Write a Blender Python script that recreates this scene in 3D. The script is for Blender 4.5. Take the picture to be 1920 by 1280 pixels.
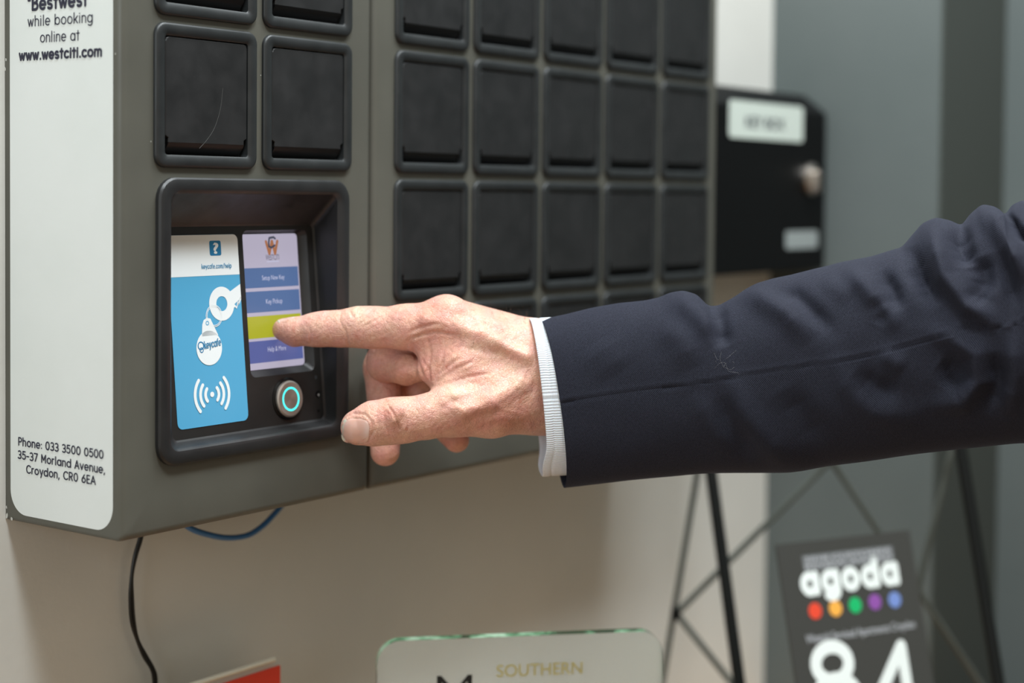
import bpy, bmesh, math, random
import numpy as np
from mathutils import Vector, Matrix

random.seed(4)
rng = np.random.default_rng(4)
SC = bpy.context.scene
for o in list(bpy.data.objects):
    bpy.data.objects.remove(o)
COL = SC.collection

# ------------------------------------------------------------------ units
# lay-out unit: one locker pitch (85 mm). X along the wall, Y into the wall, Z up
U = 0.085
H0 = 1.52
def W(p):
    return (p[0] * U, p[1] * U, p[2] * U + H0)

# ------------------------------------------------------------------ camera
CAM = np.array([-8.2788, -8.3473, -1.1452])
RR = np.array([0.5934, -0.8049, 0.0090]); RR /= np.linalg.norm(RR)
FF = np.array([0.8046, 0.5928, -0.0353]); FF /= np.linalg.norm(FF)
UU = np.cross(RR, FF); UU /= np.linalg.norm(UU)
FF = np.cross(UU, RR)
FPX, CY = 3063.34, 472.0
cam = bpy.data.objects.new('camera', bpy.data.cameras.new('camera'))
COL.objects.link(cam)
M = Matrix(((RR[0], UU[0], -FF[0]), (RR[1], UU[1], -FF[1]), (RR[2], UU[2], -FF[2]))).to_4x4()
M.translation = Vector(W(CAM))
cam.matrix_world = M
cam.data.sensor_width = 36
cam.data.lens = FPX * 36 / 1920
cam.data.shift_y = -168.0 / 1920
cam.data.clip_start = 0.05
cam.data.dof.use_dof = True
cam.data.dof.focus_distance = 11.35 * U
cam.data.dof.aperture_fstop = 3.6
SC.camera = cam

# ------------------------------------------------------------------ world, lights, exposure
wd = bpy.data.worlds.new('world'); SC.world = wd
wd.use_nodes = True
bg = wd.node_tree.nodes['Background']
bg.inputs[0].default_value = (1.0, 0.87, 0.68, 1)
bg.inputs[1].default_value = 0.37

def area(name, loc, target, size, power, col, sy=None):
    l = bpy.data.lights.new(name, 'AREA'); l.energy = power; l.color = col; l.size = size
    if sy:
        l.shape = 'RECTANGLE'; l.size_y = sy
    o = bpy.data.objects.new(name, l); COL.objects.link(o)
    o.location = loc
    o.rotation_euler = (Vector(target) - Vector(loc)).to_track_quat('-Z', 'Y').to_euler()
    return o
area('ceiling_lamp_front', (-0.40, -0.66, 2.63), (0.25, 0.0, 1.45), 0.28, 17, (0.88, 0.96, 1.0))
area('ceiling_lamp_over', (0.40, -0.48, 2.70), (0.38, -0.36, 1.45), 0.8, 32, (0.90, 0.97, 1.0))
area('window_light_left', (-2.6, -0.5, 1.9), (0.0, 0.0, 1.4), 1.3, 20, (0.84, 0.95, 1.0))

vs = SC.view_settings
vs.view_transform = 'Standard'; vs.look = 'None'
vs.exposure = 0.12; vs.gamma = 1.0
vs.use_curve_mapping = False

# ------------------------------------------------------------------ pixel -> place helpers
def ray(px, py):
    return FF + (px - 960) / FPX * RR - (py - CY) / FPX * UU
def at(px, py, d):
    return CAM + d * ray(px, py)
def on_y(px, py, Y, b=0.0, z0=0.0):
    d = ray(px, py); t = (Y + b * (CAM[2] - z0) - CAM[1]) / (d[1] - b * d[2])
    return CAM + t * d
def on_x(px, py, X):
    d = ray(px, py); return CAM + (X - CAM[0]) / d[0] * d
def project(P):
    d = np.asarray(P) - CAM; z = d @ FF
    return 960 + FPX * (d @ RR) / z, CY - FPX * (d @ UU) / z, z

# ------------------------------------------------------------------ object helpers
def thing(name, label, cat, loc=(0, 0, 0), group=None):
    o = bpy.data.objects.new(name, None); COL.objects.link(o)
    o.empty_display_size = 0.02
    o.location = W(loc); o['label'] = label; o['category'] = cat
    if group: o['group'] = group
    return o
def tag(o, label, cat, group=None):
    o['label'] = label; o['category'] = cat
    if group: o['group'] = group
    return o
def mesh_obj(name, verts, faces, mat, parent=None, smooth=False, uv=None, world=False, thick=None):
    me = bpy.data.meshes.new(name)
    vv = [tuple(v) for v in verts] if world else [W(v) for v in verts]
    me.from_pydata(vv, [], [tuple(f) for f in faces]); me.validate(); me.update()
    if uv is not None:
        l = me.uv_layers.new(name='UVMap')
        idx = np.empty(len(me.loops), dtype=np.int32); me.loops.foreach_get('vertex_index', idx)
        l.data.foreach_set('uv', np.asarray(uv, dtype=np.float32)[idx].ravel())
    bm = bmesh.new(); bm.from_mesh(me)
    if not name.startswith('lettering'):
        bmesh.ops.recalc_face_normals(bm, faces=bm.faces)
    for f in bm.faces: f.smooth = bool(smooth)
    bm.to_mesh(me); bm.free()
    if isinstance(mat, (list, tuple)):
        for m in mat: me.materials.append(m)
    else:
        me.materials.append(mat)
    if smooth:
        try: me.set_sharp_from_angle(angle=math.radians(38 if smooth is True else smooth))
        except Exception: pass
    o = bpy.data.objects.new(name, me); COL.objects.link(o)
    if parent is not None:
        o.parent = parent
        o.matrix_parent_inverse = Matrix.Translation(parent_loc(parent)).inverted()
    return o
def parent_loc(p):
    v = Vector(p.location)
    while p.parent is not None:
        v = v + p.matrix_parent_inverse.translation
        p = p.parent
        v = v + Vector(p.location)
    return v
def struct(o):
    o['kind'] = 'structure'; return o

def rrect(x0, x1, z0, z1, r, n=6):
    """rounded rectangle, counter-clockwise, (4*(n+1)) points"""
    pts = []
    for cx, cz, a0 in ((x1 - r, z1 - r, 0), (x0 + r, z1 - r, 90), (x0 + r, z0 + r, 180), (x1 - r, z0 + r, 270)):
        for k in range(n + 1):
            a = math.radians(a0 + 90 * k / n)
            pts.append((cx + r * math.cos(a), cz + r * math.sin(a)))
    return pts
def loft(rings, cap0=True, cap1=True):
    """rings: lists of equal length of 3-D points"""
    V = []; F = []; n = len(rings[0])
    for r in rings: V += list(r)
    for i in range(len(rings) - 1):
        for k in range(n):
            a = i * n + k; b = i * n + (k + 1) % n
            F.append((a, b, b + n, a + n))
    if cap0: F.append(tuple(range(n))[::-1])
    if cap1: F.append(tuple(range((len(rings) - 1) * n, len(rings) * n)))
    return V, F
def ringy(x0, x1, z0, z1, r, y, n=6):
    f = y if callable(y) else (lambda z: y)
    return [(x, f(z), z) for x, z in rrect(x0, x1, z0, z1, r, n)]
def boxvf(x0, x1, y0, y1, z0, z1, b=0.0):
    if b <= 0:
        V = [(x, y, z) for z in (z0, z1) for y in (y0, y1) for x in (x0, x1)]
        return V, [(0, 1, 3, 2), (4, 6, 7, 5), (0, 4, 5, 1), (1, 5, 7, 3), (3, 7, 6, 2), (2, 6, 4, 0)]
    bm = bmesh.new(); bmesh.ops.create_cube(bm, size=1)
    for v in bm.verts:
        v.co = Vector(((x0 + x1) / 2 + v.co.x * (x1 - x0), (y0 + y1) / 2 + v.co.y * (y1 - y0), (z0 + z1) / 2 + v.co.z * (z1 - z0)))
    bmesh.ops.bevel(bm, geom=list(bm.edges), offset=b, segments=3, profile=0.5, affect='EDGES')
    bm.verts.index_update()
    V = [tuple(v.co) for v in bm.verts]; F = [tuple(v.index for v in f.verts) for f in bm.faces]
    bm.free()
    return V, F
def merge(*vfs):
    V = []; F = []
    for v, f in vfs:
        n = len(V); V += list(v); F += [tuple(i + n for i in q) for q in f]
    return V, F
def tube(pts, r, n=10, close=True):
    pts = [np.array(p, float) for p in pts]
    rs = r if isinstance(r, (list, tuple)) else [r] * len(pts)
    V = []; prev = None
    rings = []
    for i, p in enumerate(pts):
        t = pts[min(i + 1, len(pts) - 1)] - pts[max(i - 1, 0)]; t /= np.linalg.norm(t) + 1e-12
        if prev is None:
            a = np.array([0, 0, 1.0]) if abs(t[2]) < .9 else np.array([1.0, 0, 0])
        else: a = prev
        a = a - t * (a @ t); a /= np.linalg.norm(a); prev = a
        b = np.cross(t, a)
        rings.append([tuple(p + rs[i] * (math.cos(q) * a + math.sin(q) * b)) for q in [2 * math.pi * k / n for k in range(n)]])
    return loft(rings, close, close)
def spline(pts, m=8):
    P = [np.array(p, float) for p in pts]; P = [2 * P[0] - P[1]] + P + [2 * P[-1] - P[-2]]
    out = []
    for i in range(1, len(P) - 2):
        for k in range(m):
            t = k / m
            out.append(0.5 * ((2 * P[i]) + (-P[i - 1] + P[i + 1]) * t + (2 * P[i - 1] - 5 * P[i] + 4 * P[i + 1] - P[i + 2]) * t * t + (-P[i - 1] + 3 * P[i] - 3 * P[i + 1] + P[i + 2]) * t ** 3))
    out.append(P[-2]); return out

# ------------------------------------------------------------------ materials
def lin(c):
    return tuple(((x / 255) / 12.92 if x / 255 <= 0.04045 else ((x / 255 + 0.055) / 1.055) ** 2.4) for x in c)
class Mat:
    def __init__(s, name, col=(128, 128, 128), rough=0.5, metal=0.0, spec=0.5, linear=False):
        s.m = bpy.data.materials.new(name); s.m.use_nodes = True
        s.nt = s.m.node_tree; s.n = s.nt.nodes; s.b = s.n['Principled BSDF']
        c = col if linear else lin(col)
        s.b.inputs['Base Color'].default_value = (*c[:3], 1)
        s.b.inputs['Roughness'].default_value = rough
        s.b.inputs['Metallic'].default_value = metal
        s.b.inputs['Specular IOR Level'].default_value = spec
        s.h = None
    def node(s, t, **k):
        q = s.n.new(t)
        for a, v in k.items():
            if a in q.inputs: q.inputs[a].default_value = v
            else: setattr(q, a, v)
        return q
    def link(s, a, b): s.nt.links.new(a, b)
    def coord(s, which='Object', scale=(1, 1, 1)):
        t = s.node('ShaderNodeTexCoord'); m = s.node('ShaderNodeMapping'); m.inputs['Scale'].default_value = scale
        s.link(t.outputs[which], m.inputs['Vector']); return m.outputs[0]
    def noise(s, scale, detail=4, rough=0.55, vec=None):
        q = s.node('ShaderNodeTexNoise'); q.inputs['Scale'].default_value = scale
        q.inputs['Detail'].default_value = detail; q.inputs['Roughness'].default_value = rough
        s.link(vec if vec is not None else s.coord(), q.inputs['Vector']); return q.outputs[0]
    def ramp(s, src, stops):
        q = s.node('ShaderNodeValToRGB'); e = q.color_ramp.elements
        while len(e) < len(stops): e.new(0.5)
        for i, (p, c) in enumerate(stops):
            e[i].position = p; e[i].color = (*c[:3], 1) if len(c) >= 3 else (c[0],) * 3 + (1,)
        s.link(src, q.inputs[0]); return q.outputs[0]
    def bump(s, src, strength, dist):
        q = s.node('ShaderNodeBump'); q.inputs['Strength'].default_value = strength; q.inputs['Distance'].default_value = dist
        s.link(src, q.inputs['Height'])
        if s.h is not None: s.link(s.h, q.inputs['Normal'])
        s.link(q.outputs[0], s.b.inputs['Normal']); s.h = q.outputs[0]; return s
    def var(s, c1, c2, scale, detail=4, lo=0.35, hi=0.65, vec=None, linear=False):
        c1 = c1 if linear else lin(c1); c2 = c2 if linear else lin(c2)
        s.link(s.ramp(s.noise(scale, detail, vec=vec), [(lo, c1), (hi, c2)]), s.b.inputs['Base Color']); return s
    def vrough(s, a, b, scale):
        s.link(s.ramp(s.noise(scale, 5), [(0.35, (a, a, a)), (0.65, (b, b, b))]), s.b.inputs['Roughness']); return s

def flat(name, col, rough=0.55, spec=0.35): return Mat(name, col, rough, spec=spec).m
m = Mat('white_wall_paint', (214, 209, 200), 0.6, spec=0.3); m.var((206, 205, 199), (217, 216, 210), 4); m.bump(m.noise(160, 3), 0.25, 0.0006); wall_paint = m.m
m = Mat('grey_wall_paint', (92, 99, 98), 0.55, spec=0.25); m.var((89, 96, 95), (97, 103, 102), 3); m.bump(m.noise(120, 3), 0.2, 0.0005); grey_paint = m.m
m = Mat('floor_oak', (150, 110, 75), 0.5)
br = m.node('ShaderNodeTexBrick'); br.inputs['Scale'].default_value = 1.0; br.inputs['Brick Width'].default_value = 1.2; br.inputs['Row Height'].default_value = 0.14; br.inputs['Mortar Size'].default_value = 0.003
br.inputs['Color1'].default_value = (*lin((160, 120, 84)), 1); br.inputs['Color2'].default_value = (*lin((142, 104, 70)), 1); br.inputs['Mortar'].default_value = (*lin((70, 50, 35)), 1)
m.link(m.coord(), br.inputs['Vector']); m.link(br.outputs['Color'], m.b.inputs['Base Color']); floor_oak = m.m
m = Mat('counter_oak', (176, 140, 100), 0.4); m.var((165, 128, 90), (190, 152, 112), 6, vec=m.coord(scale=(1, 12, 1))); counter_oak = m.m
ceil_white = Mat('ceiling_white', (235, 235, 230), 0.8).m

m = Mat('cabinet_powder_coat', (86, 85, 78), 0.42, spec=0.4)
m.var((82, 81, 74), (91, 90, 82), 9); m.bump(m.noise(2600, 2), 0.35, 0.00012); m.vrough(0.36, 0.5, 25); coat = m.m
m = Mat('cabinet_powder_coat_chipped', (92, 91, 84), 0.42); m.link(m.ramp(m.noise(60, 6, .7), [(0.62, lin((92, 91, 84))), (0.66, lin((205, 205, 200)))]), m.b.inputs['Base Color']); chip = m.m

def black_plastic(name, a, b, r0, r1, scratch=True):
    m = Mat(name, a, r0, spec=0.5)
    m.var(a, b, 30)
    m.vrough(r0, r1, 70)
    m.bump(m.noise(3500, 2), 0.25, 0.00008)
    return m.m
frame_plastic = black_plastic('locker_frame_plastic', (29, 31, 32), (36, 38, 39), 0.4, 0.52)
m = Mat('locker_door_plastic', (36, 36, 37), 0.5, spec=0.45)
# scuffs: thin worn specks of their own shape
sp = m.ramp(m.noise(900, 3, .6), [(0.69, (0, 0, 0)), (0.74, (1, 1, 1))])
sc2 = m.ramp(m.noise(38, 4), [(0.5, (0, 0, 0)), (0.7, (1, 1, 1))])
mu = m.node('ShaderNodeMath', operation='MULTIPLY'); m.link(sp, mu.inputs[0]); m.link(sc2, mu.inputs[1])
mx = m.node('ShaderNodeMixRGB'); mx.inputs[2].default_value = (*lin((86, 86, 85)), 1)
m.link(m.ramp(m.noise(22, 4), [(0.35, lin((26, 26, 27))), (0.65, lin((33, 33, 34)))]), mx.inputs[1]); m.link(mu.outputs[0], mx.inputs[0]); m.link(mx.outputs[0], m.b.inputs['Base Color'])
m.vrough(0.42, 0.6, 60); m.bump(m.noise(3000, 2), 0.3, 0.0001); door_plastic = m.m
grip_plastic = Mat('locker_grip_plastic', (15, 15, 16), 0.42, spec=.3).m
panel_plastic = black_plastic('panel_plastic', (30, 30, 31), (36, 36, 37), 0.38, 0.5)
panel_inner = black_plastic('panel_inner_plastic', (27, 27, 27), (33, 32, 31), 0.4, 0.52)
black_metal = Mat('black_metal', (6, 6, 7), 0.5, spec=.18).m
label_white = Mat('label_white', (222, 226, 224), 0.4, spec=0.4)
label_white.var((218, 223, 221), (224, 228, 227), 8); label_white = label_white.m
ink = flat('navy_ink', (38, 38, 58), 0.5)
sky_blue = flat('sticker_blue', (84, 164, 205), 0.32)
deep_blue = flat('sticker_deep_blue', (42, 122, 170), 0.35)
sticker_white = flat('sticker_white', (232, 238, 240), 0.32)
steel = Mat('brushed_steel', (190, 182, 174), 0.3, 1.0).m
dark_hole = flat('dark_hole', (8, 8, 9), 0.3)
lens_mat = flat('lens_glass', (60, 62, 66), 0.1, 0.8)

def glow(name, col, s):
    m = Mat(name, col, 0.2); c = lin(col)
    m.b.inputs['Base Color'].default_value = (c[0] * .15, c[1] * .15, c[2] * .15, 1)
    m.b.inputs['Emission Color'].default_value = (*c, 1); m.b.inputs['Emission Strength'].default_value = s
    return m.m
scr_bg = glow('screen_lavender', (178, 172, 192), 0.85)
scr_blue = glow('screen_blue', (84, 108, 152), 0.85)
scr_blue2 = glow('screen_blue_lower', (86, 96, 152), 0.85)
scr_green = glow('screen_yellow_green', (166, 168, 44), 0.85)
scr_text = glow('screen_text', (188, 190, 214), 0.9)
scr_dark = glow('screen_logo_dark', (66, 68, 84), 0.9)
scr_orange = glow('screen_logo_orange', (170, 112, 78), 0.8)
led_teal = glow('led_teal', (70, 235, 228), 1.6)

# ------------------------------------------------------------------ room shell
D = 1.2191
XL, XA, XB, ZB = -1.2327, 1.2162, 6.6122, -3.4514
ZF = -H0 / U
XE = 10.17
def panel(name, vf, mat): return struct(mesh_obj(name, *vf, mat))
panel('wall_back', boxvf(-40, XE + .001, D, D + 1.4, ZF, 15), wall_paint)
panel('wall_right', boxvf(XE, XE + 2.1, -.975, D, ZF, 15), grey_paint)
panel('wall_far', boxvf(XE + 2.1, XE + 3.4, -42, D, ZF, 15), grey_paint)
panel('wall_step_face_1', boxvf(XE + .01, XE + 2.1, -1.0, -.975, ZF, 15), flat('wall_step_dark_grey', (66, 70, 66), .55))  # thin darker grey sheet over the front face of the wall step
panel('floor', boxvf(-40, XE + 3.4, -42, D + 1.4, ZF - 1, ZF), floor_oak)

# ------------------------------------------------------------------ key cabinets
def cabinet_shell(x0, x1, z0, z1, region, cells):
    r = 0.055
    rings = [ringy(x0, x1, z0, z1, 0.03, D), ringy(x0, x1, z0, z1, 0.03, r)]
    for k in (1, 2, 3, 4):
        a = math.radians(90 * k / 4); i = r * (1 - math.cos(a))
        rings.append(ringy(x0 + i, x1 - i, z0 + i, z1 - i, 0.03, r * (1 - math.sin(a))))
    rings.append(ringy(*region, .0005, 0.0))
    out = [loft(rings, True, False)]
    for cell, hole in cells:   # each opening is cut through the sheet metal
        out.append(loft([ringy(*cell, .0005, 0.0), ringy(*hole, .05, 0.0), ringy(*hole, .05, .42)], False, True))
    return merge(*out)
def locker_cells(xs, rows):
    return [((x - .5, x + .5, PZ * -r, PZ * (1 - r)), (x - .43, x + .43, PZ * -r + .06, PZ * (1 - r) - .06)) for x in xs for r in rows]

def locker(parent, cx, ztop, blemish=False):
    """bezel frame with a flap door; ztop is the gap line above it"""
    P = PZ; e, h = 0.034, 0.024
    x0, x1, z0, z1 = cx - .5 + e, cx + .5 - e, ztop - P + h, ztop - h
    b = 0.085
    rings = [ringy(x0, x1, z0, z1, .085, 0.004), ringy(x0, x1, z0, z1, .085, -.016),
             ringy(x0 + .005, x1 - .005, z0 + .005, z1 - .005, .08, -.026), ringy(x0 + .016, x1 - .016, z0 + .016, z1 - .016, .07, -.031),
             ringy(x0 + .04, x1 - .04, z0 + .04, z1 - .04, .05, -.033), ringy(x0 + b - .014, x1 - b + .014, z0 + b - .014, z1 - b + .014, .03, -.029),
             ringy(x0 + b, x1 - b, z0 + b, z1 - b, .022, -.018),
             ringy(x0 + b, x1 - b, z0 + b, z1 - b, .022, .06)]
    fr = mesh_obj('locker_frame', *loft(rings, False, True), frame_plastic, parent, smooth=50)
    g = .007
    a0, a1, c0, c1 = x0 + b + g, x1 - b - g, z0 + b, z1 - b - g
    zb = c0 + .085
    n = .026
    def outline(i_, y):   # flap with a notch at each lower corner
        q = [(a0 + i_, c1 - .03), (a0 + .008 + i_, c1 - .008 - i_), (a0 + .03, c1 - i_), (a1 - .03, c1 - i_), (a1 - .008 - i_, c1 - .008 - i_), (a1 - i_, c1 - .03),
             (a1 - i_, zb + .045), (a1 - n - i_, zb + .03), (a1 - n - i_, zb), (a0 + n + i_, zb), (a0 + n + i_, zb + .03), (a0 + i_, zb + .045)]
        return [(x, y, z) for x, z in q]
    dr = mesh_obj('locker_door', *loft([outline(0, .03), outline(0, -.012), outline(.005, -.0165)]), door_plastic, fr)
    gp = [(-.0160, zb), (-.008, zb - .018), (.008, zb - .04), (.030, zb - .062), (.045, c0 + .002)]
    V = []
    for y, z in gp: V += [(a0 + n, y, z), (a1 - n, y, z)]
    V += [(a0 + n, .06, zb), (a1 - n, .06, zb), (a0 + n, .06, c0 + .002), (a1 - n, .06, c0 + .002)]
    F = [(2 * k, 2 * k + 1, 2 * k + 3, 2 * k + 2) for k in range(4)] + [(0, 2, 4, 6, 8, 12, 10), (1, 11, 13, 9, 7, 5, 3), (8, 9, 13, 12), (10, 12, 13, 11)]
    mesh_obj('door_grip', V, F, grip_plastic, fr, smooth=50)
    return fr, (a0, a1, zb, c1)

PZ = 1.012
cabA = thing('key_cabinet', 'grey key locker cabinet with the touch screen and white side label', 'key cabinet', (0, D, ZB))
mesh_obj('cabinet_body', *cabinet_shell(XL, XA, ZB, 2.3, (-1, 1, -3.2, 2 * PZ), locker_cells((-.5, .5), (-1, 0, 1)) + [((-1, 1, -3.2, -PZ), (-.90, .90, -2.95, -1.10))]), coat, cabA, smooth=25)
for r in range(-1, 2):
    for c in (-.5, .5):
        fr, dd = locker(cabA, c, PZ * (1 - r))
        if r == 1 and c < 0: keepA = (fr, dd)
# long hair scratch on the first complete door
q = [on_y(418, 165, -.0165), on_y(413, 205, -.0165), on_y(402, 240, -.0165), on_y(388, 262, -.0165), on_y(374, 278, -.0165)]
mesh_obj('scratch', *tube(spline(q, 5), 0.0010, 5), flat('scratch_grey', (92, 92, 90)), keepA[0])['label'] = 'long fine scratch on the door'
# locker of a second cabinet
cabB = thing('key_cabinet', 'wide grey key locker cabinet of five door columns behind the hand', 'key cabinet', (4, D, ZB))
GX = 2.4441
mesh_obj('cabinet_body', *cabinet_shell(XA + .024, XB, ZB, 2.3, (GX - 1, GX + 4, -3 * PZ, 2 * PZ), locker_cells([GX - .5 + c for c in range(5)], range(-1, 4))), coat, cabB, smooth=25)
for r in range(-1, 4):
    for c in range(5):
        locker(cabB, GX - .5 + c, PZ * (1 - r))
# paint chips
mw = flat('chipped_paint', (190, 190, 184))
for (px, py, s, sd) in ((13, 966, .03, 1), (22, 973, .022, 1), (9, 130, .02, 1), (8, 250, .012, 1), (12, 950, .015, 1), (11, 112, .014, 1), (217, 101, .014, 1),
                        (228, 406, .010, 1), (489, 141, .006, 0), (321, 46, .004, 0), (283, 265, .006, 0)):
    p = on_x(px, py, XL - .0015) if sd else on_y(px, py, -.0015)
    k = 7; cv = []
    for j in range(k):
        a = 2 * math.pi * j / k; rr = s * random.uniform(.45, 1)
        if sd: cv.append((XL - .0015, min(max(p[1] + rr * .7 * math.cos(a), .056), D - .002), max(p[2] + rr * math.sin(a), ZB + .004)))
        else: cv.append((p[0] + rr * math.cos(a), -.0015, p[2] + rr * math.sin(a)))
    mesh_obj('paint_chip', cv, [tuple(range(k))], mw, cabA)

# ------------------------------------------------------------------ lettering
def arc(cx, cy, rx, ry, a0, a1, n=10):
    return [(cx + rx * math.cos(math.radians(a0 + (a1 - a0) * k / n)), cy + ry * math.sin(math.radians(a0 + (a1 - a0) * k / n))) for k in range(n + 1)]
XH = .70
R0 = XH / 2
GL = {
 'o': (.70, [arc(.35, R0, .29, R0, 0, 360, 18)]),
 'n': (.62, [[(.08, 0), (.08, XH)], arc(.31, XH - .24, .23, .24, 180, 0) + [(.54, 0)]]),
 'h': (.62, [[(.08, 0), (.08, 1.04)], arc(.31, XH - .24, .23, .24, 180, 0) + [(.54, 0)]]),
 'm': (.98, [[(.08, 0), (.08, XH)], arc(.28, XH - .2, .2, .2, 180, 0) + [(.48, 0)], arc(.68, XH - .2, .2, .2, 180, 0) + [(.88, 0)]]),
 'u': (.62, [[(.08, XH)] + arc(.31, .24, .23, .24, 180, 360) + [(.54, XH)], [(.54, .24), (.54, 0)]]),
 'r': (.42, [[(.08, 0), (.08, XH)], arc(.31, XH - .24, .23, .24, 180, 80, 6)]),
 'e': (.68, [[(.06, R0), (.62, R0)] + arc(.34, R0, .28, R0, 0, 310, 16)]),
 'c': (.62, [arc(.35, R0, .29, R0, 48, 312, 14)]),
 's': (.54, [arc(.27, XH * .75, .19, XH * .25, 40, 250, 9) + arc(.27, XH * .25, .21, XH * .25, 80, -140, 9)]),
 't': (.42, [[(.2, .96), (.2, 0)], [(.04, XH), (.38, XH)]]),
 'w': (.80, [[(.04, XH), (.22, 0), (.40, XH * .92), (.58, 0), (.76, XH)]]),
 'v': (.58, [[(.04, XH), (.29, 0), (.54, XH)]]),
 'y': (.60, [[(.05, XH), (.30, .05)], [(.56, XH), (.22, -.3)]]),
 'i': (.22, [[(.11, 0), (.11, XH)], [(.11, .93), (.11, .95)]]),
 'l': (.22, [[(.11, 0), (.11, 1.04)]]),
 'k': (.56, [[(.08, 0), (.08, 1.04)], [(.50, XH), (.10, .28)], [(.24, .40), (.52, 0)]]),
 'b': (.72, [[(.08, 0), (.08, 1.04)], arc(.37, R0, .29, R0, 0, 360, 18)]),
 'd': (.72, [[(.64, 0), (.64, 1.04)], arc(.35, R0, .29, R0, 0, 360, 18)]),
 'a': (.72, [[(.64, 0), (.64, XH)], arc(.35, R0, .29, R0, 0, 360, 18)]),
 'g': (.72, [[(.64, XH), (.64, -.05)] + arc(.36, -.05, .28, .27, 0, -140, 8), arc(.35, R0, .29, R0, 0, 360, 18)]),
 'p': (.72, [[(.08, XH), (.08, -.32)], arc(.37, R0, .29, R0, 0, 360, 18)]),
 'f': (.40, [[(.16, 0), (.16, .8)] + arc(.34, .8, .18, .22, 180, 80, 6), [(.03, XH), (.34, XH)]]),
 '.': (.22, [[(.11, .0), (.11, .03)]]), ',': (.22, [[(.13, .04), (.06, -.16)]]),
 ':': (.22, [[(.11, .05), (.11, .07)], [(.11, .55), (.11, .57)]]),
 '-': (.44, [[(.06, .42), (.38, .42)]]), ' ': (.34, []), '/': (.5, [[(.04, -.1), (.46, 1.04)]]),
 '"': (.3, [[(.08, 1.02), (.08, .8)], [(.22, 1.02), (.22, .8)]]), '&': (.8, [[(.72, 0), (.2, .72)] + arc(.36, .82, .18, .18, 210, -30, 8) + [(.1, .3)] + arc(.34, .24, .26, .24, 160, 360, 9)]),
 '0': (.70, [arc(.35, .5, .28, .5, 0, 360, 20)]),
 '3': (.62, [arc(.28, .74, .24, .26, 140, -90, 10) + arc(.28, .25, .28, .25, 90, -140, 10)]),
 '5': (.62, [[(.52, 1), (.14, 1), (.10, .56)] + arc(.28, .32, .28, .32, 120, -140, 12)]),
 '8': (.66, [arc(.33, .76, .22, .24, 0, 360, 20), arc(.33, .27, .27, .27, 0, 360, 20)]),
 '4': (.70, [[(.50, 0), (.50, 1), (.06, .28), (.66, .28)]]),
 '7': (.60, [[(.05, 1), (.55, 1), (.2, 0)]]),
 '6': (.66, [[(.46, 1), (.14, .52)], arc(.34, .3, .26, .3, 0, 360, 18)]),
 'P': (.64, [[(.09, 0), (.09, 1), (.34, 1)] + arc(.34, .73, .24, .27, 90, -90, 8) + [(.09, .46)]]),
 'R': (.66, [[(.09, 0), (.09, 1), (.34, 1)] + arc(.34, .73, .24, .27, 90, -90, 8) + [(.09, .46)], [(.32, .46), (.6, 0)]]),
 'B': (.66, [[(.09, 0), (.09, 1), (.34, 1)] + arc(.34, .77, .2, .23, 90, -90, 8) + [(.09, .54)], [(.34, .54)] + arc(.34, .27, .25, .27, 90, -90, 8) + [(.09, 0)]]),
 'M': (.84, [[(.09, 0), (.09, 1), (.42, .32), (.75, 1), (.75, 0)]]),
 'A': (.74, [[(.04, 0), (.37, 1), (.70, 0)], [(.15, .32), (.59, .32)]]),
 'C': (.78, [arc(.45, .5, .38, .5, 45, 315, 16)]),
 'E': (.58, [[(.52, 1), (.09, 1), (.09, 0), (.52, 0)], [(.09, .52), (.46, .52)]]),
}
def strokes_vf(strokes, w, fn):
    """flat rounded pen strokes as layers of ink; fn maps (x, y) to 3-D"""
    V = []; F = []
    o_, a_, b_ = (np.array(fn(*q), float) for q in ((0, 0), (.01, 0), (0, .01)))
    nrm_ = np.cross(a_ - o_, b_ - o_); nrm_ /= np.linalg.norm(nrm_)
    if nrm_ @ FF > 0: nrm_ = -nrm_
    parts = []
    for st in strokes:
        q = [np.array(st[0], float)]
        for p in st[1:]:
            p = np.array(p, float)
            if np.linalg.norm(p - q[-1]) > 1e-5: q.append(p)
        if len(q) < 2: q.append(q[0] + [1e-4, 0])
        cur = [q[0], q[1]]
        for p in q[2:]:
            d0 = cur[-1] - cur[-2]; d1 = p - cur[-1]
            if d0 @ d1 < .7 * np.linalg.norm(d0) * np.linalg.norm(d1): parts.append(cur); cur = [cur[-1], p]
            else: cur.append(p)
        parts.append(cur)
    for k, q in enumerate(parts):
        off = nrm_ * (.0004 + .0004 * (k % 4))
        dr = [(q[i + 1] - q[i]) / np.linalg.norm(q[i + 1] - q[i]) for i in range(len(q) - 1)]
        closed = np.linalg.norm(q[0] - q[-1]) < 1e-4 and len(q) > 4
        L = []; Rt = []
        for i in range(len(q)):
            a = dr[i - 1] if i > 0 else (dr[-1] if closed else dr[0]); b = dr[i] if i < len(dr) else (dr[0] if closed else dr[-1])
            t = a + b; t = t / np.linalg.norm(t); n = np.array([-t[1], t[0]]); m_ = w / max(t @ a, .6)
            L.append(q[i] + n * m_); Rt.append(q[i] - n * m_)
        n0 = len(V); N = len(q)
        V += [tuple(np.array(fn(*p)) + off) for p in L + Rt]
        F += [(n0 + i, n0 + i + 1, n0 + N + i + 1, n0 + N + i) for i in range(N - 1)]
        if not closed:
            for c, d, s_ in ((q[0], dr[0], 1), (q[-1], -dr[-1], 1)):
                n = np.array([-d[1], d[0]]); n0 = len(V)
                cap = [c + w * (-d * math.sin(t) + n * math.cos(t)) for t in [math.pi * u / 6 for u in range(7)]]
                V += [tuple(np.array(fn(*p)) + off) for p in cap]; F.append(tuple(range(n0, n0 + 7)))
    return V, F
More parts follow.
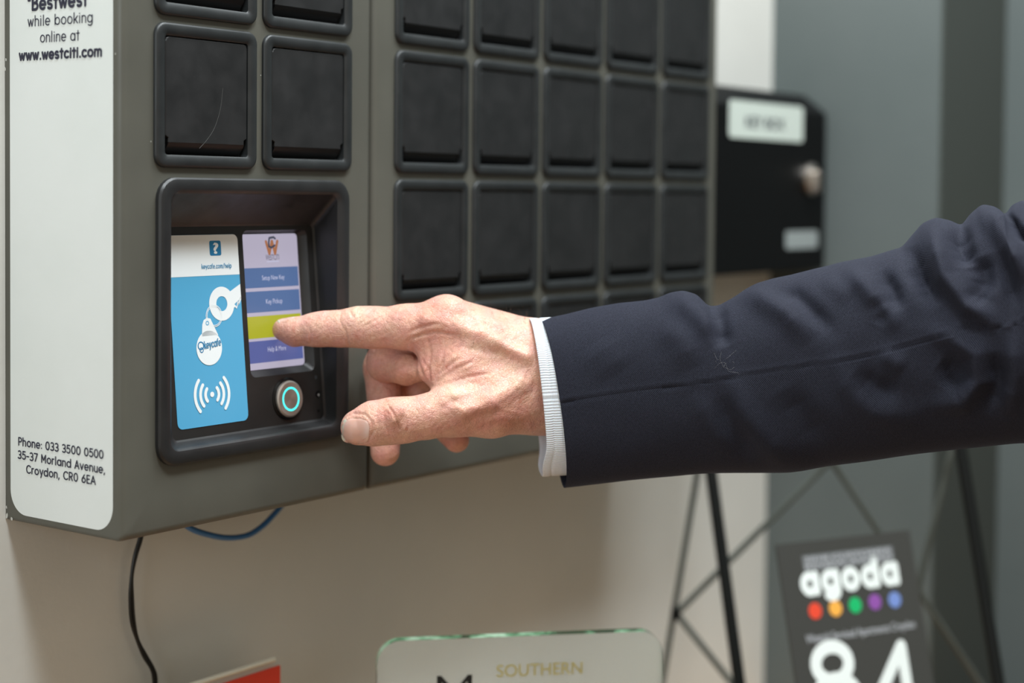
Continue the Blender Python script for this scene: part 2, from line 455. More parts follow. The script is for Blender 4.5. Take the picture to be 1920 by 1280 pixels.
def text_vf(s, w, fn, p0, p1, h, track=.12):
    """write s from p0 to p1 (plane coords) with cap height h; glyphs stretched to fit"""
    tot = sum(GL[c][0] + track for c in s) - track
    p0 = np.array(p0, float); p1 = np.array(p1, float)
    ex = (p1 - p0) / tot; ey = np.array([0.0, h])
    x = 0; ST = []
    for c in s:
        adv, st = GL[c]
        for q in st: ST.append([tuple(p0 + ex * (x + a) + ey * b) for a, b in q])
        x += adv + track
    return strokes_vf(ST, w, fn)

# white label on the left side of cabinet A
XS = XL - .004
def side(y, z): return (XS, y, z)
lab = [(XS + .003, y, z) for y, z in rrect(.084, 1.162, -3.395, 2.2, .17, 10)]
# bottom corners only are visible; a vinyl sheet 0.3 mm thick
lab2 = [(XL + .001, y, z) for y, z in rrect(.084, 1.162, -3.395, 2.2, .17, 10)]
lb = mesh_obj('side_label', *loft([lab2, lab]), label_white, cabA); lb['label'] = 'white vinyl label with navy lettering'
def side_text(s, a, b, h, w, off=0):
    p0 = on_x(*a, XS); p1 = on_x(*b, XS)
    vf = text_vf(s, w, side, (p0[1], p0[2]), (p1[1], p1[2]), h)
    mesh_obj('lettering', *vf, ink, lb)
side_text('Phone: 033 3500 0500', (34, 834), (194, 859.5), .052, .0048)
side_text('35-37 Morland Avenue,', (33.5, 858.5), (197, 887.5), .052, .0048)
side_text('Croydon, CR0 6EA', (49, 886), (179, 908), .052, .0048)
side_text('www.westciti.com', (36, 112.5), (191, 104.5), .062, .0082)
side_text('online at', (75, 79), (149, 75), .066, .0042)
side_text('while booking', (52, 49.5), (174, 41), .066, .0042)
side_text('"Bestwest"', (52, 19), (172, 9), .082, .0098)

# ------------------------------------------------------------------ payment panel
xp0, xp1, zp1, zp0 = -.9459, .931, -1.0541, -2.9946
fi = lambda z: .16 + .092 * (z + 2.0)
pan = []
def R_(d, y, r): return ringy(xp0 + d, xp1 - d, zp0 + d, zp1 - d, r, y)
pan = [R_(0, .004, .15), R_(0, -.03, .15), R_(.012, -.044, .14), R_(.03, -.05, .13), R_(.075, -.05, .10), R_(.095, -.045, .08),
       ringy(-.835, .80, -2.885, -1.165, .06, -.03), ringy(-.832, .803, -2.882, -1.168, .06, -.02),
       ringy(-.735, .80, -2.862, -1.375, .05, lambda z: fi(z) - .01), ringy(-.715, .785, -2.85, -1.392, .04, fi)]
bez = mesh_obj('screen_bezel', *loft(pan, False, False), panel_plastic, cabA, smooth=30)
# inner plate with the screen opening
sx0, sx1, sz0, sz1 = .065, .665, -2.44, -1.455
inner = [ringy(-.715, .785, -2.85, -1.392, .04, fi), ringy(sx0 - .012, sx1 + .055, sz0 - .045, sz1 + .03, .05, fi),
         ringy(sx0, sx1 + .03, sz0 - .012, sz1 + .012, .04, lambda z: fi(z) + .045), ringy(sx0, sx1 + .01, sz0, sz1 + .005, .02, lambda z: fi(z) + .06)]
plate = mesh_obj('inner_plate', *loft(inner, False, True), panel_inner, bez, smooth=30)
# faint rib on the upper right
def on_inner(px, py, off=0.0): return on_y(px, py, .16 + off, .092, -2.0)
def pl(x, z, off=0.0): return (x, fi(z) + off, z)

# screen
ys = lambda z: fi(z) + .05
so = mesh_obj('touch_screen', *loft([ringy(sx0, sx1, sz0, sz1, .03, lambda z: ys(z) + .02), ringy(sx0, sx1, sz0, sz1, .03, ys)]), scr_bg, bez)
def onscr(px, py): return on_y(px, py, .16 + .05, .092, -2.0)
def quad_scr(z0, z1, x0=None, x1=None, off=-.0015):
    x0 = sx0 + .03 if x0 is None else x0; x1 = sx1 - .012 if x1 is None else x1
    return [(x0, ys(z0) + off, z0), (x1, ys(z0) + off, z0), (x1, ys(z1) + off, z1), (x0, ys(z1) + off, z1)], [(0, 1, 2, 3)]
zz = lambda px, py: onscr(px, py)[2]
for (pa, pb, mt) in (((520, 500.5), (520, 537.5), scr_blue), ((520, 544), (520, 583), scr_blue), ((520, 590), (520, 631), scr_green), ((520, 636), (525, 676), scr_blue2)):
    mesh_obj('menu_button', *quad_scr(zz(*pb), zz(*pa)), mt, so)
def bfont(s, fn, x0, x1, z0, h, name, mat, parent, bold=0.0):
    cu = bpy.data.curves.new('t', 'FONT'); cu.body = s; cu.offset = bold
    o = bpy.data.objects.new('t', cu); COL.objects.link(o)
    me = bpy.data.meshes.new_from_object(o.evaluated_get(bpy.context.evaluated_depsgraph_get()))
    bpy.data.objects.remove(o)
    v = np.array([q.co[:] for q in me.vertices]); f = [tuple(p.vertices) for p in me.polygons]
    xa, xb = v[:, 0].min(), v[:, 0].max(); cap = 0.72
    V = [fn(x0 + (a - xa) / (xb - xa) * (x1 - x0), z0 + b / cap * h) for a, b, _ in v]
    bpy.data.meshes.remove(me)
    return mesh_obj(name, V, f, mat, parent)
fs = lambda x, z: (x, ys(z) - .003, z)
for s, a, b, h in (('Setup New Key', (491, 525), (533, 523), .035), ('Key Pickup', (498.5, 569.5), (529, 567.5), .036), ('Help & More', (502, 659), (536, 656), .036)):
    p, q = onscr(*a), onscr(*b)
    bfont(s, fs, p[0], q[0], p[2], h, 'lettering', scr_text, so, .0)
p, q = onscr(498, 487.5), onscr(523, 486.5)
bfont('WESTCITI', fs, p[0], q[0], p[2], .042, 'lettering', scr_dark, so, -.004)
def px_strokes(lst, w, planefn, mp):
    return strokes_vf([[(planefn(*t)[0], planefn(*t)[2]) for t in st] for st in lst], w, mp)
mesh_obj('logo', *px_strokes([[(498, 453), (504.5, 475), (509, 452), (515, 475), (519, 452)]], .012, onscr, fs), scr_orange, so)
mesh_obj('logo', *px_strokes([[(515, 447), (512, 444.5), (504, 446), (503, 455), (503.5, 462), (508, 464), (514, 460)]], .008, onscr, lambda x, z: (x, ys(z) - .0036, z)), scr_dark, so)
mesh_obj('lettering', *px_strokes([[(500, 490.5), (522, 489.5)]], .003, onscr, fs), scr_text, so)

# sticker with key artwork
fk = lambda o: (lambda x, z: (x, fi(z) - o, z))
kx0, kx1, kz0, kz1 = -.668, .0, -2.78, -1.45
st0 = mesh_obj('key_sticker', *loft([ringy(kx0, kx1, kz0, kz1, .045, lambda z: fi(z) + .004), ringy(kx0, kx1, kz0, kz1, .045, lambda z: fi(z) - .003)]), sky_blue, bez)
st0['label'] = 'blue and white help sticker with a key drawing'
zsplit = on_inner(390, 516)[2]
zsl, zsr = on_inner(322, 521)[2], on_inner(448, 513)[2]
zsm = (zsl + zsr) / 2
hd = [p for p in rrect(kx0 + .001, kx1 - .001, kz0, kz1 - .001, .044) if p[1] > zsm] + [(kx0 + .001, zsm), (kx1 - .001, zsm)]
hv = [fk(.0042)(*p) for p in hd]
mesh_obj('sticker_header', hv, [tuple(range(len(hv)))], sticker_white, st0)
mesh_obj('question_mark_square', [fk(.0052)(*p) for p in rrect(on_inner(392, 466)[0], on_inner(413.5, 466)[0], on_inner(403, 479)[2], on_inner(403, 451)[2], .014)], [tuple(range(28))], deep_blue, st0)
q0 = on_inner(399.5, 474)
bfont('?', fk(.0062), on_inner(398.3, 466)[0], on_inner(408.5, 466)[0], on_inner(403, 474.6)[2], .075, 'lettering', sticker_white, st0, .03)
def px_text(s, a, b, h, w, mat, off, parent):
    p, q = on_inner(*a), on_inner(*b)
    return mesh_obj('lettering', *text_vf(s, w, fk(off), (p[0], p[2]), (q[0], q[2]), h), mat, parent)
px_text('keycafe.com/help', (377, 503.5), (433, 501.5), .030, .0024, flat('help_ink', (70, 140, 180), .35), .0052, st0)
def disc(cx, cz, rx, rz, fn, n=40, inner_=0.0):
    if inner_ <= 0:
        return [fn(cx + rx * math.cos(2 * math.pi * k / n), cz + rz * math.sin(2 * math.pi * k / n)) for k in range(n)], [tuple(range(n))]
    V = [fn(cx + rx * s * math.cos(2 * math.pi * k / n), cz + rz * s * math.sin(2 * math.pi * k / n)) for s in (1, inner_) for k in range(n)]
    return V, [(k, (k + 1) % n, n + (k + 1) % n, n + k) for k in range(n)]
kc = on_inner(415, 569); kr = (on_inner(415, 538)[2] - on_inner(415, 602)[2]) / 2
kh = disc(kc[0], kc[2], kr, kr, fk(.0050), 44, .44)
# key blade towards the sticker's right edge
A_ = on_inner(432, 557); B_ = on_inner(452.3, 541); xr = kx1 - .002
bl = [(A_[0] - .03, A_[2] + .03), (xr, B_[2] + .035), (xr, B_[2] - .025), (A_[0] + .10, A_[2] - .01), (A_[0] + .03, A_[2] - .05)]
teeth = [(xr, B_[2] - .05), (xr, B_[2] - .075), (xr - .018, B_[2] - .105), (xr - .035, B_[2] - .085), (xr - .05, B_[2] - .125), (xr - .075, B_[2] - .10), (xr - .09, B_[2] - .14), (A_[0] + .035, A_[2] - .07), (A_[0] + .05, A_[2] - .085)]
bv = [fk(.0053)(*p) for p in bl]; tv = [fk(.0053)(*p) for p in teeth]
mesh_obj('key_drawing', *merge(kh, (bv, [tuple(range(len(bv)))]), (tv, [tuple(range(len(tv)))])), sticker_white, st0)
rc = on_inner(400.5, 592); rz_ = (on_inner(400, 571)[2] - on_inner(400, 613)[2]) / 2
mesh_obj('key_ring_drawing', *merge(disc(rc[0], rc[2], rz_, rz_, fk(.0058), 44, .93), disc(rc[0], rc[2], rz_ * .87, rz_ * .87, fk(.0058), 44, .93)), sticker_white, st0)
tc = on_inner(391.5, 652); tr = (on_inner(391, 619)[2] - on_inner(391, 686)[2]) / 2 * .97
t1 = on_inner(387, 605)
neck = [(t1[0] - .055, tc[2] + tr * .7), (t1[0] + .10, tc[2] + tr * .7), (t1[0] + .05, t1[2] + .0), (t1[0] + .035, t1[2] + .028), (t1[0], t1[2] + .035), (t1[0] - .03, t1[2] + .02), (t1[0] - .045, t1[2] - .01)]
nv = [fk(.0055)(*p) for p in neck]
mesh_obj('key_tag_drawing', *merge(disc(tc[0], tc[2], tr, tr, fk(.0055), 48), (nv, [tuple(range(len(nv)))])), sticker_white, st0)
mesh_obj('tag_hole', *disc(t1[0] + .003, t1[2] - .002, .016, .016, fk(.0064), 16, .6), sky_blue, st0)
px_text('keycafe', (382, 653.5), (413, 646.5), .047, .0040, flat('tag_ink', (64, 132, 172), .35), .0068, st0)
mesh_obj('logo', *merge(disc(on_inner(375.5, 648)[0], on_inner(375.5, 648)[2], .030, .030, fk(.0066), 20, .72), disc(on_inner(377, 656)[0], on_inner(377, 656)[2], .019, .019, fk(.007), 20, .68)), deep_blue, st0)
wc = on_inner(397, 739)
mesh_obj('signal_waves', *merge(disc(wc[0], wc[2], .019, .019, fk(.0052), 20),
    *[strokes_vf([arc(wc[0], wc[2], r, r, a - sp_, a + sp_, 10)], .0125, fk(.0052)) for r, sp_ in ((.063, 42), (.110, 41), (.160, 42)) for a in (0, 180)]), sticker_white, st0)

# push button with teal ring
bc = on_inner(539, 747); br_ = .134
def cyl(cx, cz, r, y0, y1, n=48, rin=None, fy=fi):
    a = [(cx + r * math.cos(2 * math.pi * k / n), fy(cz + r * math.sin(2 * math.pi * k / n)) + y0, cz + r * math.sin(2 * math.pi * k / n)) for k in range(n)]
    b = [(cx + (r - .012) * math.cos(2 * math.pi * k / n), fy(cz) + y1 + .092 * ((r - .012) * math.sin(2 * math.pi * k / n)), cz + (r - .012) * math.sin(2 * math.pi * k / n)) for k in range(n)]
    b0 = [(cx + r * math.cos(2 * math.pi * k / n), p[1] - y0 + y1 + .008, p[2]) for k, p in enumerate(a)]
    return loft([a, b0, b], False, True)
mesh_obj('button_collar', *cyl(bc[0], bc[2], br_ + .022, 0, -.012), dark_hole, bez, smooth=30)
ms = Mat('button_steel', (186, 178, 170), 0.36, .75)
tcn = ms.node('ShaderNodeTexCoord'); sx_ = ms.node('ShaderNodeSeparateXYZ')
mp_ = ms.node('ShaderNodeMapping'); mp_.inputs['Location'].default_value = (-bc[0] * U, 0, -(bc[2] * U + H0))
geo = ms.node('ShaderNodeNewGeometry'); ms.link(geo.outputs['Position'], mp_.inputs[0]); ms.link(mp_.outputs[0], sx_.inputs[0])
ln = ms.node('ShaderNodeVectorMath', operation='LENGTH'); ms.link(mp_.outputs[0], ln.inputs[0])
mt_ = ms.node('ShaderNodeMath', operation='MULTIPLY'); mt_.inputs[1].default_value = 9000; ms.link(ln.outputs['Value'], mt_.inputs[0])
sn_ = ms.node('ShaderNodeMath', operation='SINE'); ms.link(mt_.outputs[0], sn_.inputs[0]); ms.bump(sn_.outputs[0], .35, .00003)
ms.b.inputs['Anisotropic'].default_value = 0.7
tg = ms.node('ShaderNodeTangent', direction_type='RADIAL', axis='Y'); ms.link(tg.outputs[0], ms.b.inputs['Tangent'])
bt = mesh_obj('push_button', *cyl(bc[0], bc[2], br_, 0, -.035, 64), ms.m, bez, smooth=30); bt['label'] = 'round steel push button'
yf = fi(bc[2]) - .036
fb = lambda o: (lambda x, z: (x, fi(z) - .0355 - o, z))
mesh_obj('light_ring', *disc(bc[0], bc[2], .088, .088, fb(.001), 64, .84), led_teal, bt)['label'] = 'glowing teal ring'
for (px, py, r, mt) in ((592, 707, .014, lens_mat), (596, 739, .026, dark_hole), (597, 770, .012, dark_hole)):
    p = on_inner(px, py)
    hh = mesh_obj('sensor_hole', *merge(disc(p[0], p[2], r, r, fk(.0006), 24)), mt, bez)
    if r > .02: mesh_obj('lens', *disc(p[0] + .006, p[2] - .004, .011, .011, fk(.0016), 16), flat('lens_ring', (150, 150, 150), .25), hh)

# ------------------------------------------------------------------ cables
mb = Mat('blue_cable_jacket', (52, 104, 156), 0.4).m
q = [on_y(*p, D - .35) for p in ((330, 965), (357, 990), (395, 1003), (430, 1008), (465, 1003), (492, 986), (512, 966), (530, 945), (540, 930))]
c_ = mesh_obj('network_cable', *tube(spline(q, 6), .023, 12), mb, smooth=60); tag(c_, 'blue network cable looping out below the cabinet with the screen', 'cable')
kb = Mat('black_cable_jacket', (20, 19, 18), 0.35).m
pc = thing('power_cable', 'thin black twin power cable hanging down the wall under the cabinet', 'cable', tuple(on_y(262, 1000, D - .12)))
for s in (-1, 1):
    q = [on_y(px + s * w * .0, py, D - .10) + np.array([s * w, 0, 0]) for (px, py, w) in ((266, 995, .010), (262, 1014, .011), (253, 1045, .008), (247, 1080, .003), (246, 1120, .012), (249, 1165, .013), (258, 1200, .004), (272, 1230, .013), (285, 1252, .01), (290, 1270, .012), (290, 1300, .01), (284, 1400, .01), (282, 1700, .01), (282, 2020, .01))]
    mesh_obj('wire', *tube(spline(q, 6), .0125, 8), kb, pc, smooth=60)

# ------------------------------------------------------------------ key drop box on the wall
yb = D - .8
kbx = thing('key_box', 'black metal key drop box with white label on the wall corner', 'key box', (8.5, D, -2.0))
bx0, bx1, bz0, bz1 = 6.95, 10.06, -2.02, .10
V = []
prof = [(D, bz0), (yb + .02, bz0), (yb, bz0 + .02), (yb, bz1 - .24), (yb + .03, bz1 - .21), (yb + .30, bz1), (D, bz1 + .0)]
for x in (bx0, bx1): V += [(x, y, z) for y, z in prof]
n = len(prof)
bm_ = ([*V], [tuple(range(n)), tuple(range(2 * n - 1, n - 1, -1))] + [(k, k + n, (k + 1) % n + n, (k + 1) % n) for k in range(n)])
bo = mesh_obj('box_body', *bm_, black_metal, kbx)
bo.modifiers.new('b', 'BEVEL').width = .02 * U
ly = yb - .006
p0, p1 = on_y(1368, 205, ly), on_y(1506, 205, ly); zt, zb_ = on_y(1440, 194, ly)[2], on_y(1440, 262, ly)[2]
lw = mesh_obj('label_plate', *loft([ringy(p0[0], p1[0], zb_, zt, .05, yb), ringy(p0[0], p1[0], zb_, zt, .05, ly)]), flat('label_plate_white', (206, 216, 208)), kbx)
bfont('KEY BOX', lambda x, z: (x, ly - .002, z), on_y(1398, 230, ly)[0], on_y(1472, 230, ly)[0], on_y(1435, 241, ly)[2], .13, 'lettering', ink, lw, .02)
lk = on_y(1517, 336, yb)
mesh_obj('lock', *merge(loft([[(lk[0] + r * math.cos(a), y, lk[2] + r * math.sin(a)) for a in [2 * math.pi * k / 24 for k in range(24)]] for r, y in ((.19, yb + .01), (.19, yb - .05), (.16, yb - .08))], False, True),
    loft([[(lk[0] + .02 + x, y, lk[2] + z) for x, z in rrect(-.03, .03, -.16, .10, .025)] for y in (yb - .05, yb - .13)])), steel, kbx, smooth=30)
p0, p1 = on_y(1474, 448, ly), on_y(1533, 450, ly)
mesh_obj('maker_plate', *loft([ringy(p0[0], p1[0], p0[2] - .12, p0[2] + .09, .04, yb), ringy(p0[0], p1[0], p0[2] - .12, p0[2] + .09, .04, ly)]), flat('plate_grey', (150, 158, 158)), kbx)

# ------------------------------------------------------------------ counter below the frame with the signs
ZC = -7.4
ct = thing('counter', 'oak reception counter below the key cabinets', 'counter', (3.5, -1, ZF))
mesh_obj('countertop', *boxvf(-1.9, XE - .02, -.95, D - .002, ZC - .35, ZC, .03), counter_oak, ct)
mesh_obj('countertop_front', *boxvf(-1.9, XE - .02, -3.2, -.952, ZC - .35, ZC, .03), counter_oak, ct)
mesh_obj('counter_panel', *boxvf(-1.7, XE - .1, -2.9, -2.7, ZF, ZC - .35), grey_paint, ct)

ma = Mat('clear_acrylic', (238, 244, 240), 0.05); ma.b.inputs['Transmission Weight'].default_value = .62; ma.b.inputs['IOR'].default_value = 1.3
ma.b.inputs['Base Color'].default_value = (.86, .9, .87, 1)
acr = ma.m
me_ = Mat('acrylic_edge_green', (120, 176, 140), 0.12, spec=.8); me_.link(me_.ramp(me_.noise(55, 3), [(0.42, lin((40, 66, 46))), (0.5, lin((110, 165, 125))), (0.6, lin((190, 226, 196)))]), me_.b.inputs['Base Color']); edge_green = me_.m
# plaque
pk = thing('acrylic_sign', 'clear acrylic plaque with rounded corners and green edges, below the sleeve', 'sign', tuple(at(980, 1600, 13.0) * [1, 1, 0] + [0, 0, ZC]))
def frame_dir(beta):  # horizontal direction at angle beta right of the view axis
    fh = FF * [1, 1, 0]; fh /= np.linalg.norm(fh); rh = np.array([fh[1], -fh[0], 0])
    return fh * math.cos(beta) + rh * math.sin(beta), np.array([0, 0, 1.0])
ex, ez = frame_dir(math.radians(80))
o0 = at(706, 1250, 12.9); top = at(980, 1198, 12.95)[2]
wpl = float((at(1246, 1250, 13.2) - o0) @ ex)
nrm = np.cross(ex, ez)   # away from / towards the camera
if nrm @ FF > 0: nrm = -nrm
def plq(x, z, o): return tuple(o0 * [1, 1, 0] + ex * x + np.array([0, 0, z]) + nrm * o)
rr_ = rrect(0, wpl, ZC + .02, top, .19, 8)
ringsP = [[plq(x, z, o) for x, z in rr_] for o in (-.05, .05)]
n = len(rr_); Vp, Fp = loft(ringsP, True, True)
po = mesh_obj('plaque', Vp, Fp, [acr, edge_green], pk)
for p in po.data.polygons:
    if len(p.vertices) == 4: p.material_index = 1
def ptxt(s, a, b, h, mat, bold=0):
    pa, pb = [((at(*q, 12.9) - o0) @ ex, at(*q, 12.9)[2]) for q in (a, b)]
    bfont(s, lambda x, z: plq(x, z, .054), pa[0], pb[0], pa[1], h, 'lettering', mat, pk, bold)
ptxt('M', (820, 1338), (888, 1338), .31, flat('black_print', (24, 24, 24)), -.01)
ptxt('SOUTHERN', (936, 1277), (1104, 1275), .10, flat('gold_print', (180, 168, 104)), .005)
bs = [plq(x, ZC + z, o) for z in (0, .12) for x, o in ((wpl * .2, -.45), (wpl * .8, -.45), (wpl * .8, .45), (wpl * .2, .45))]
mesh_obj('base', bs, [(0, 1, 2, 3), (4, 7, 6, 5), (0, 4, 5, 1), (1, 5, 6, 2), (2, 6, 7, 3), (3, 7, 4, 0)], acr, pk)

# red card in an acrylic holder
rcY = D - .45
pr = on_y(524, 1247, rcY); ph = on_y(517, 1236, rcY)
rd = thing('card_holder', 'clear acrylic holder with a red card, against the wall at lower left', 'card holder', (pr[0] - .6, rcY, ZC))
mesh_obj('red_card', *boxvf(pr[0] - 1.25, pr[0], rcY - .01, rcY + .01, ZC + .04, pr[2]), flat('red_print', (196, 56, 36)), rd)['label'] = 'red printed card'
mesh_obj('holder_plate', *boxvf(pr[0] - 1.3, ph[0] + .02, rcY + .03, rcY + .055, ZC, ph[2], .008), Mat('holder_acrylic', (226, 222, 208), .12).m, rd)
mesh_obj('holder_rim', *tube([(pr[0] - 1.3, rcY + .02, ph[2]), (ph[0], rcY + .02, ph[2])], .022, 8), Mat('rim_acrylic', (214, 208, 190), .1).m, rd, smooth=60)
mesh_obj('holder_foot', *boxvf(pr[0] - 1.3, ph[0] + .02, rcY - .35, rcY + .03, ZC, ZC + .03, .008), acr, rd)

# easel with rating card
ex2, _ = frame_dir(math.radians(62.7))
n2 = np.cross(ex2, [0, 0, 1.0]); n2 = n2 if n2 @ FF < 0 else -n2
th = math.radians(15.5)
up2 = np.array([0, 0, 1]) * math.cos(th) - n2 * math.sin(th)
nn2 = n2 * math.cos(th) + np.array([0, 0, 1]) * math.sin(th)
TL = at(1455, 1021, 15.3)
def card(x, h, o=0.0): return tuple(TL + ex2 * x - up2 * h + nn2 * o)
# width so that the right corner falls where the photo has it
wc_ = 1.2
for _ in range(30):
    wc_ += (1705 - project(card(wc_, 0))[0]) * .003
hc = 2.95
Vc = [card(x, h, o) for o in (-.02, .0) for x, h in ((0, 0), (wc_, 0), (wc_, hc), (0, hc))]
cardo = thing('rating_card', 'dark grey award card with white lettering and five coloured dots', 'sign', tuple(card(wc_ / 2, hc)))
mesh_obj('card', Vc, [(0, 1, 2, 3), (4, 7, 6, 5), (0, 4, 5, 1), (1, 5, 6, 2), (2, 6, 7, 3), (3, 7, 4, 0)], flat('charcoal_card', (62, 62, 59), .55), cardo)
def card_uv(px, py):
    d = ray(px, py); t = ((TL - CAM) @ nn2) / (d @ nn2); P = CAM + t * d
    return float((P - TL) @ ex2), float(-(P - TL) @ up2)
cf_ = lambda o: (lambda x, z: card(x, -z, o))
cw = flat('card_white', (232, 238, 235), .5); cg = flat('card_grey_strip', (112, 114, 116), .5); ctx = flat('card_small_print', (176, 178, 182), .5)
u0, v0 = card_uv(1503, 1042); u1, v1 = card_uv(1672, 1022); vb = card_uv(1503, 1072)[1]
mesh_obj('strip', [card(u0, v0, .003), (card(u1, v0, .003)), card(u1, vb, .003), card(u0, vb, .003)], [(0, 1, 2, 3)], cg, cardo)
bfont('2018 CUSTOMER', cf_(.006), u0 + .02, u1 - .02, -(v0 + (vb - v0) * .42), .045, 'lettering', ctx, cardo, .01)
bfont('REVIEW AWARD', cf_(.006), u0 + .02, u1 - .02, -(v0 + (vb - v0) * .85), .045, 'lettering', ctx, cardo, .01)
ua, va = card_uv(1503, 1120); ub, vb2 = card_uv(1690, 1098)
mesh_obj('lettering', *text_vf('agoda', .041, cf_(.005), (ua + .03, -va + .04), (ub - .03, -va + .04), .215, .26), cw, cardo)
for (px, py, c) in ((1528, 1145, (226, 74, 50)), (1566, 1140, (240, 172, 74)), (1603, 1134, (24, 178, 104)), (1640, 1128, (138, 80, 160)), (1677, 1124, (116, 140, 200))):
    a, b = card_uv(px, py)
    mesh_obj('dot', *disc(a, -b, .075, .075, cf_(.005), 28), flat('dot_%d' % px, c), cardo)
ua, va = card_uv(1512, 1206); ub, _ = card_uv(1716, 1178)
bfont('Westciti Serviced Apartments Croydon', cf_(.005), ua, ub, -va, .078, 'lettering', ctx, cardo, .01)
for ch, xa_, xb_ in (('8', 1523, 1617), ('.', 1622, 1644), ('4', 1636, 1732)):
    ua, va = card_uv(xa_ + 6, 1352); ub, _ = card_uv(xb_ + 6, 1350)
    mesh_obj('lettering', *text_vf(ch, .062, cf_(.005), (ua, -va), (ub, -va), .64), cw, cardo)
# easel
ea = thing('wire_easel', 'black metal easel behind the award card, thin grey bars as its shadow lines', 'easel', tuple(at(1600, 1900, 16.0) * [1, 1, 0] + [0, 0, ZC]))
mbk = Mat('easel_black', (10, 12, 10), .6, spec=.2).m; mgr = Mat('shadow_line_grey', (84, 88, 83), .6, spec=.2).m
def to_floor(a, b):
    a = np.array(a); b = np.array(b); t = (ZC + .02 - a[2]) / (b[2] - a[2]); return a + (b - a) * t
for a, b in (((1322, 800), (1386, 1280)), ((1795, 800), (1872, 1280))):
    A1, B1 = at(*a, 16.6), at(*b, 16.0)
    mesh_obj('post', *tube([A1, to_floor(A1, B1)], .062, 12), mbk, ea, smooth=60)
mesh_obj('crossbar', *tube([at(1322, 800, 16.6), at(1795, 800, 16.6)], .05, 10), mbk, ea, smooth=60)
Nn = at(1268, 1150, 17.2)
shadow_lines = [(at(1322, 800, 17.0), at(1250, 1230, 17.3), 1), (Nn, at(1558, 862, 17.0), 0), (Nn, at(1388, 1300, 17.2), 1), (at(1558, 862, 17.0), at(1650, 1000, 17.2), 1), (at(1795, 800, 17.0), at(1728, 1075, 17.2), 1)]  # thin grey bars stand in for the lattice's shadows on the walls
for a, b, e in shadow_lines:
    if e: b = to_floor(a, b)
    mesh_obj('rod', *tube([a, b], .034, 8), mgr, ea, smooth=60)
mesh_obj('shadow_line_node', *tube([Nn - [0, 0, .06], Nn + [0, 0, .06]], .055, 10), mbk, ea, smooth=60)
mesh_obj('ledge', *tube([card(-.5, hc + .04, -.02), card(wc_ + .5, hc + .04, -.02)], .05, 10), mbk, ea, smooth=60)

# ------------------------------------------------------------------ person: hand, shirt cuff, jacket sleeve
# the figure is laid out in a frame of its own: x, y across the view in px at depth DH, w towards the viewer
DH = float((onscr(518, 620) - CAM) @ FF)
SP = DH / FPX
def hw(P):
    P = np.asarray(P, float); d = DH - P[..., 2] * SP
    r = FF + ((P[..., 0] - 960) / FPX)[..., None] * RR - ((P[..., 1] - CY) / FPX)[..., None] * UU
    Q = CAM + d[..., None] * r
    Q = Q * U; Q[..., 2] += H0
    return Q
ROOT = np.array([1500., 700., 60.])
rp = hw(ROOT)
person = bpy.data.objects.new('person', None); COL.objects.link(person); person.empty_display_size = .03
person.location = tuple(rp)
tag(person, "man's arm in navy suit sleeve and white cuff, index finger pressing the touch screen", 'person')

def smin(a, b, k):
    h = np.maximum(k - np.abs(a - b), 0) / k
    return np.minimum(a, b) - h * h * k * .25
def cone(P, a, b, ra, rb, sq=None):
    a = np.array(a, np.float32); b = np.array(b, np.float32); ab = b - a; L2 = float(ab @ ab)
    t = np.clip(((P - a) @ ab) / L2, 0, 1)
    d = P - a - t[..., None] * ab
    return np.sqrt((d * d).sum(-1)) - (ra + (rb - ra) * t)
def ell(P, c, r, yaw=0.0):
    d = P - np.array(c, np.float32)
    if yaw:
        cs, sn = math.cos(math.radians(yaw)), math.sin(math.radians(yaw))
        d = np.stack([d[..., 0] * cs + d[..., 1] * sn, -d[..., 0] * sn + d[..., 1] * cs, d[..., 2]], -1)
    q = d / np.array(r, np.float32); k0 = np.sqrt((q * q).sum(-1)); q2 = q / np.array(r, np.float32)
    return k0 * (k0 - 1) / (np.sqrt((q2 * q2).sum(-1)) + 1e-6)
def chain(P, pts, k=8):
    f = None
    for (a, ra), (b, rb) in zip(pts[:-1], pts[1:]):
        g = cone(P, a, b, ra, rb); f = g if f is None else smin(f, g, k)
    return f
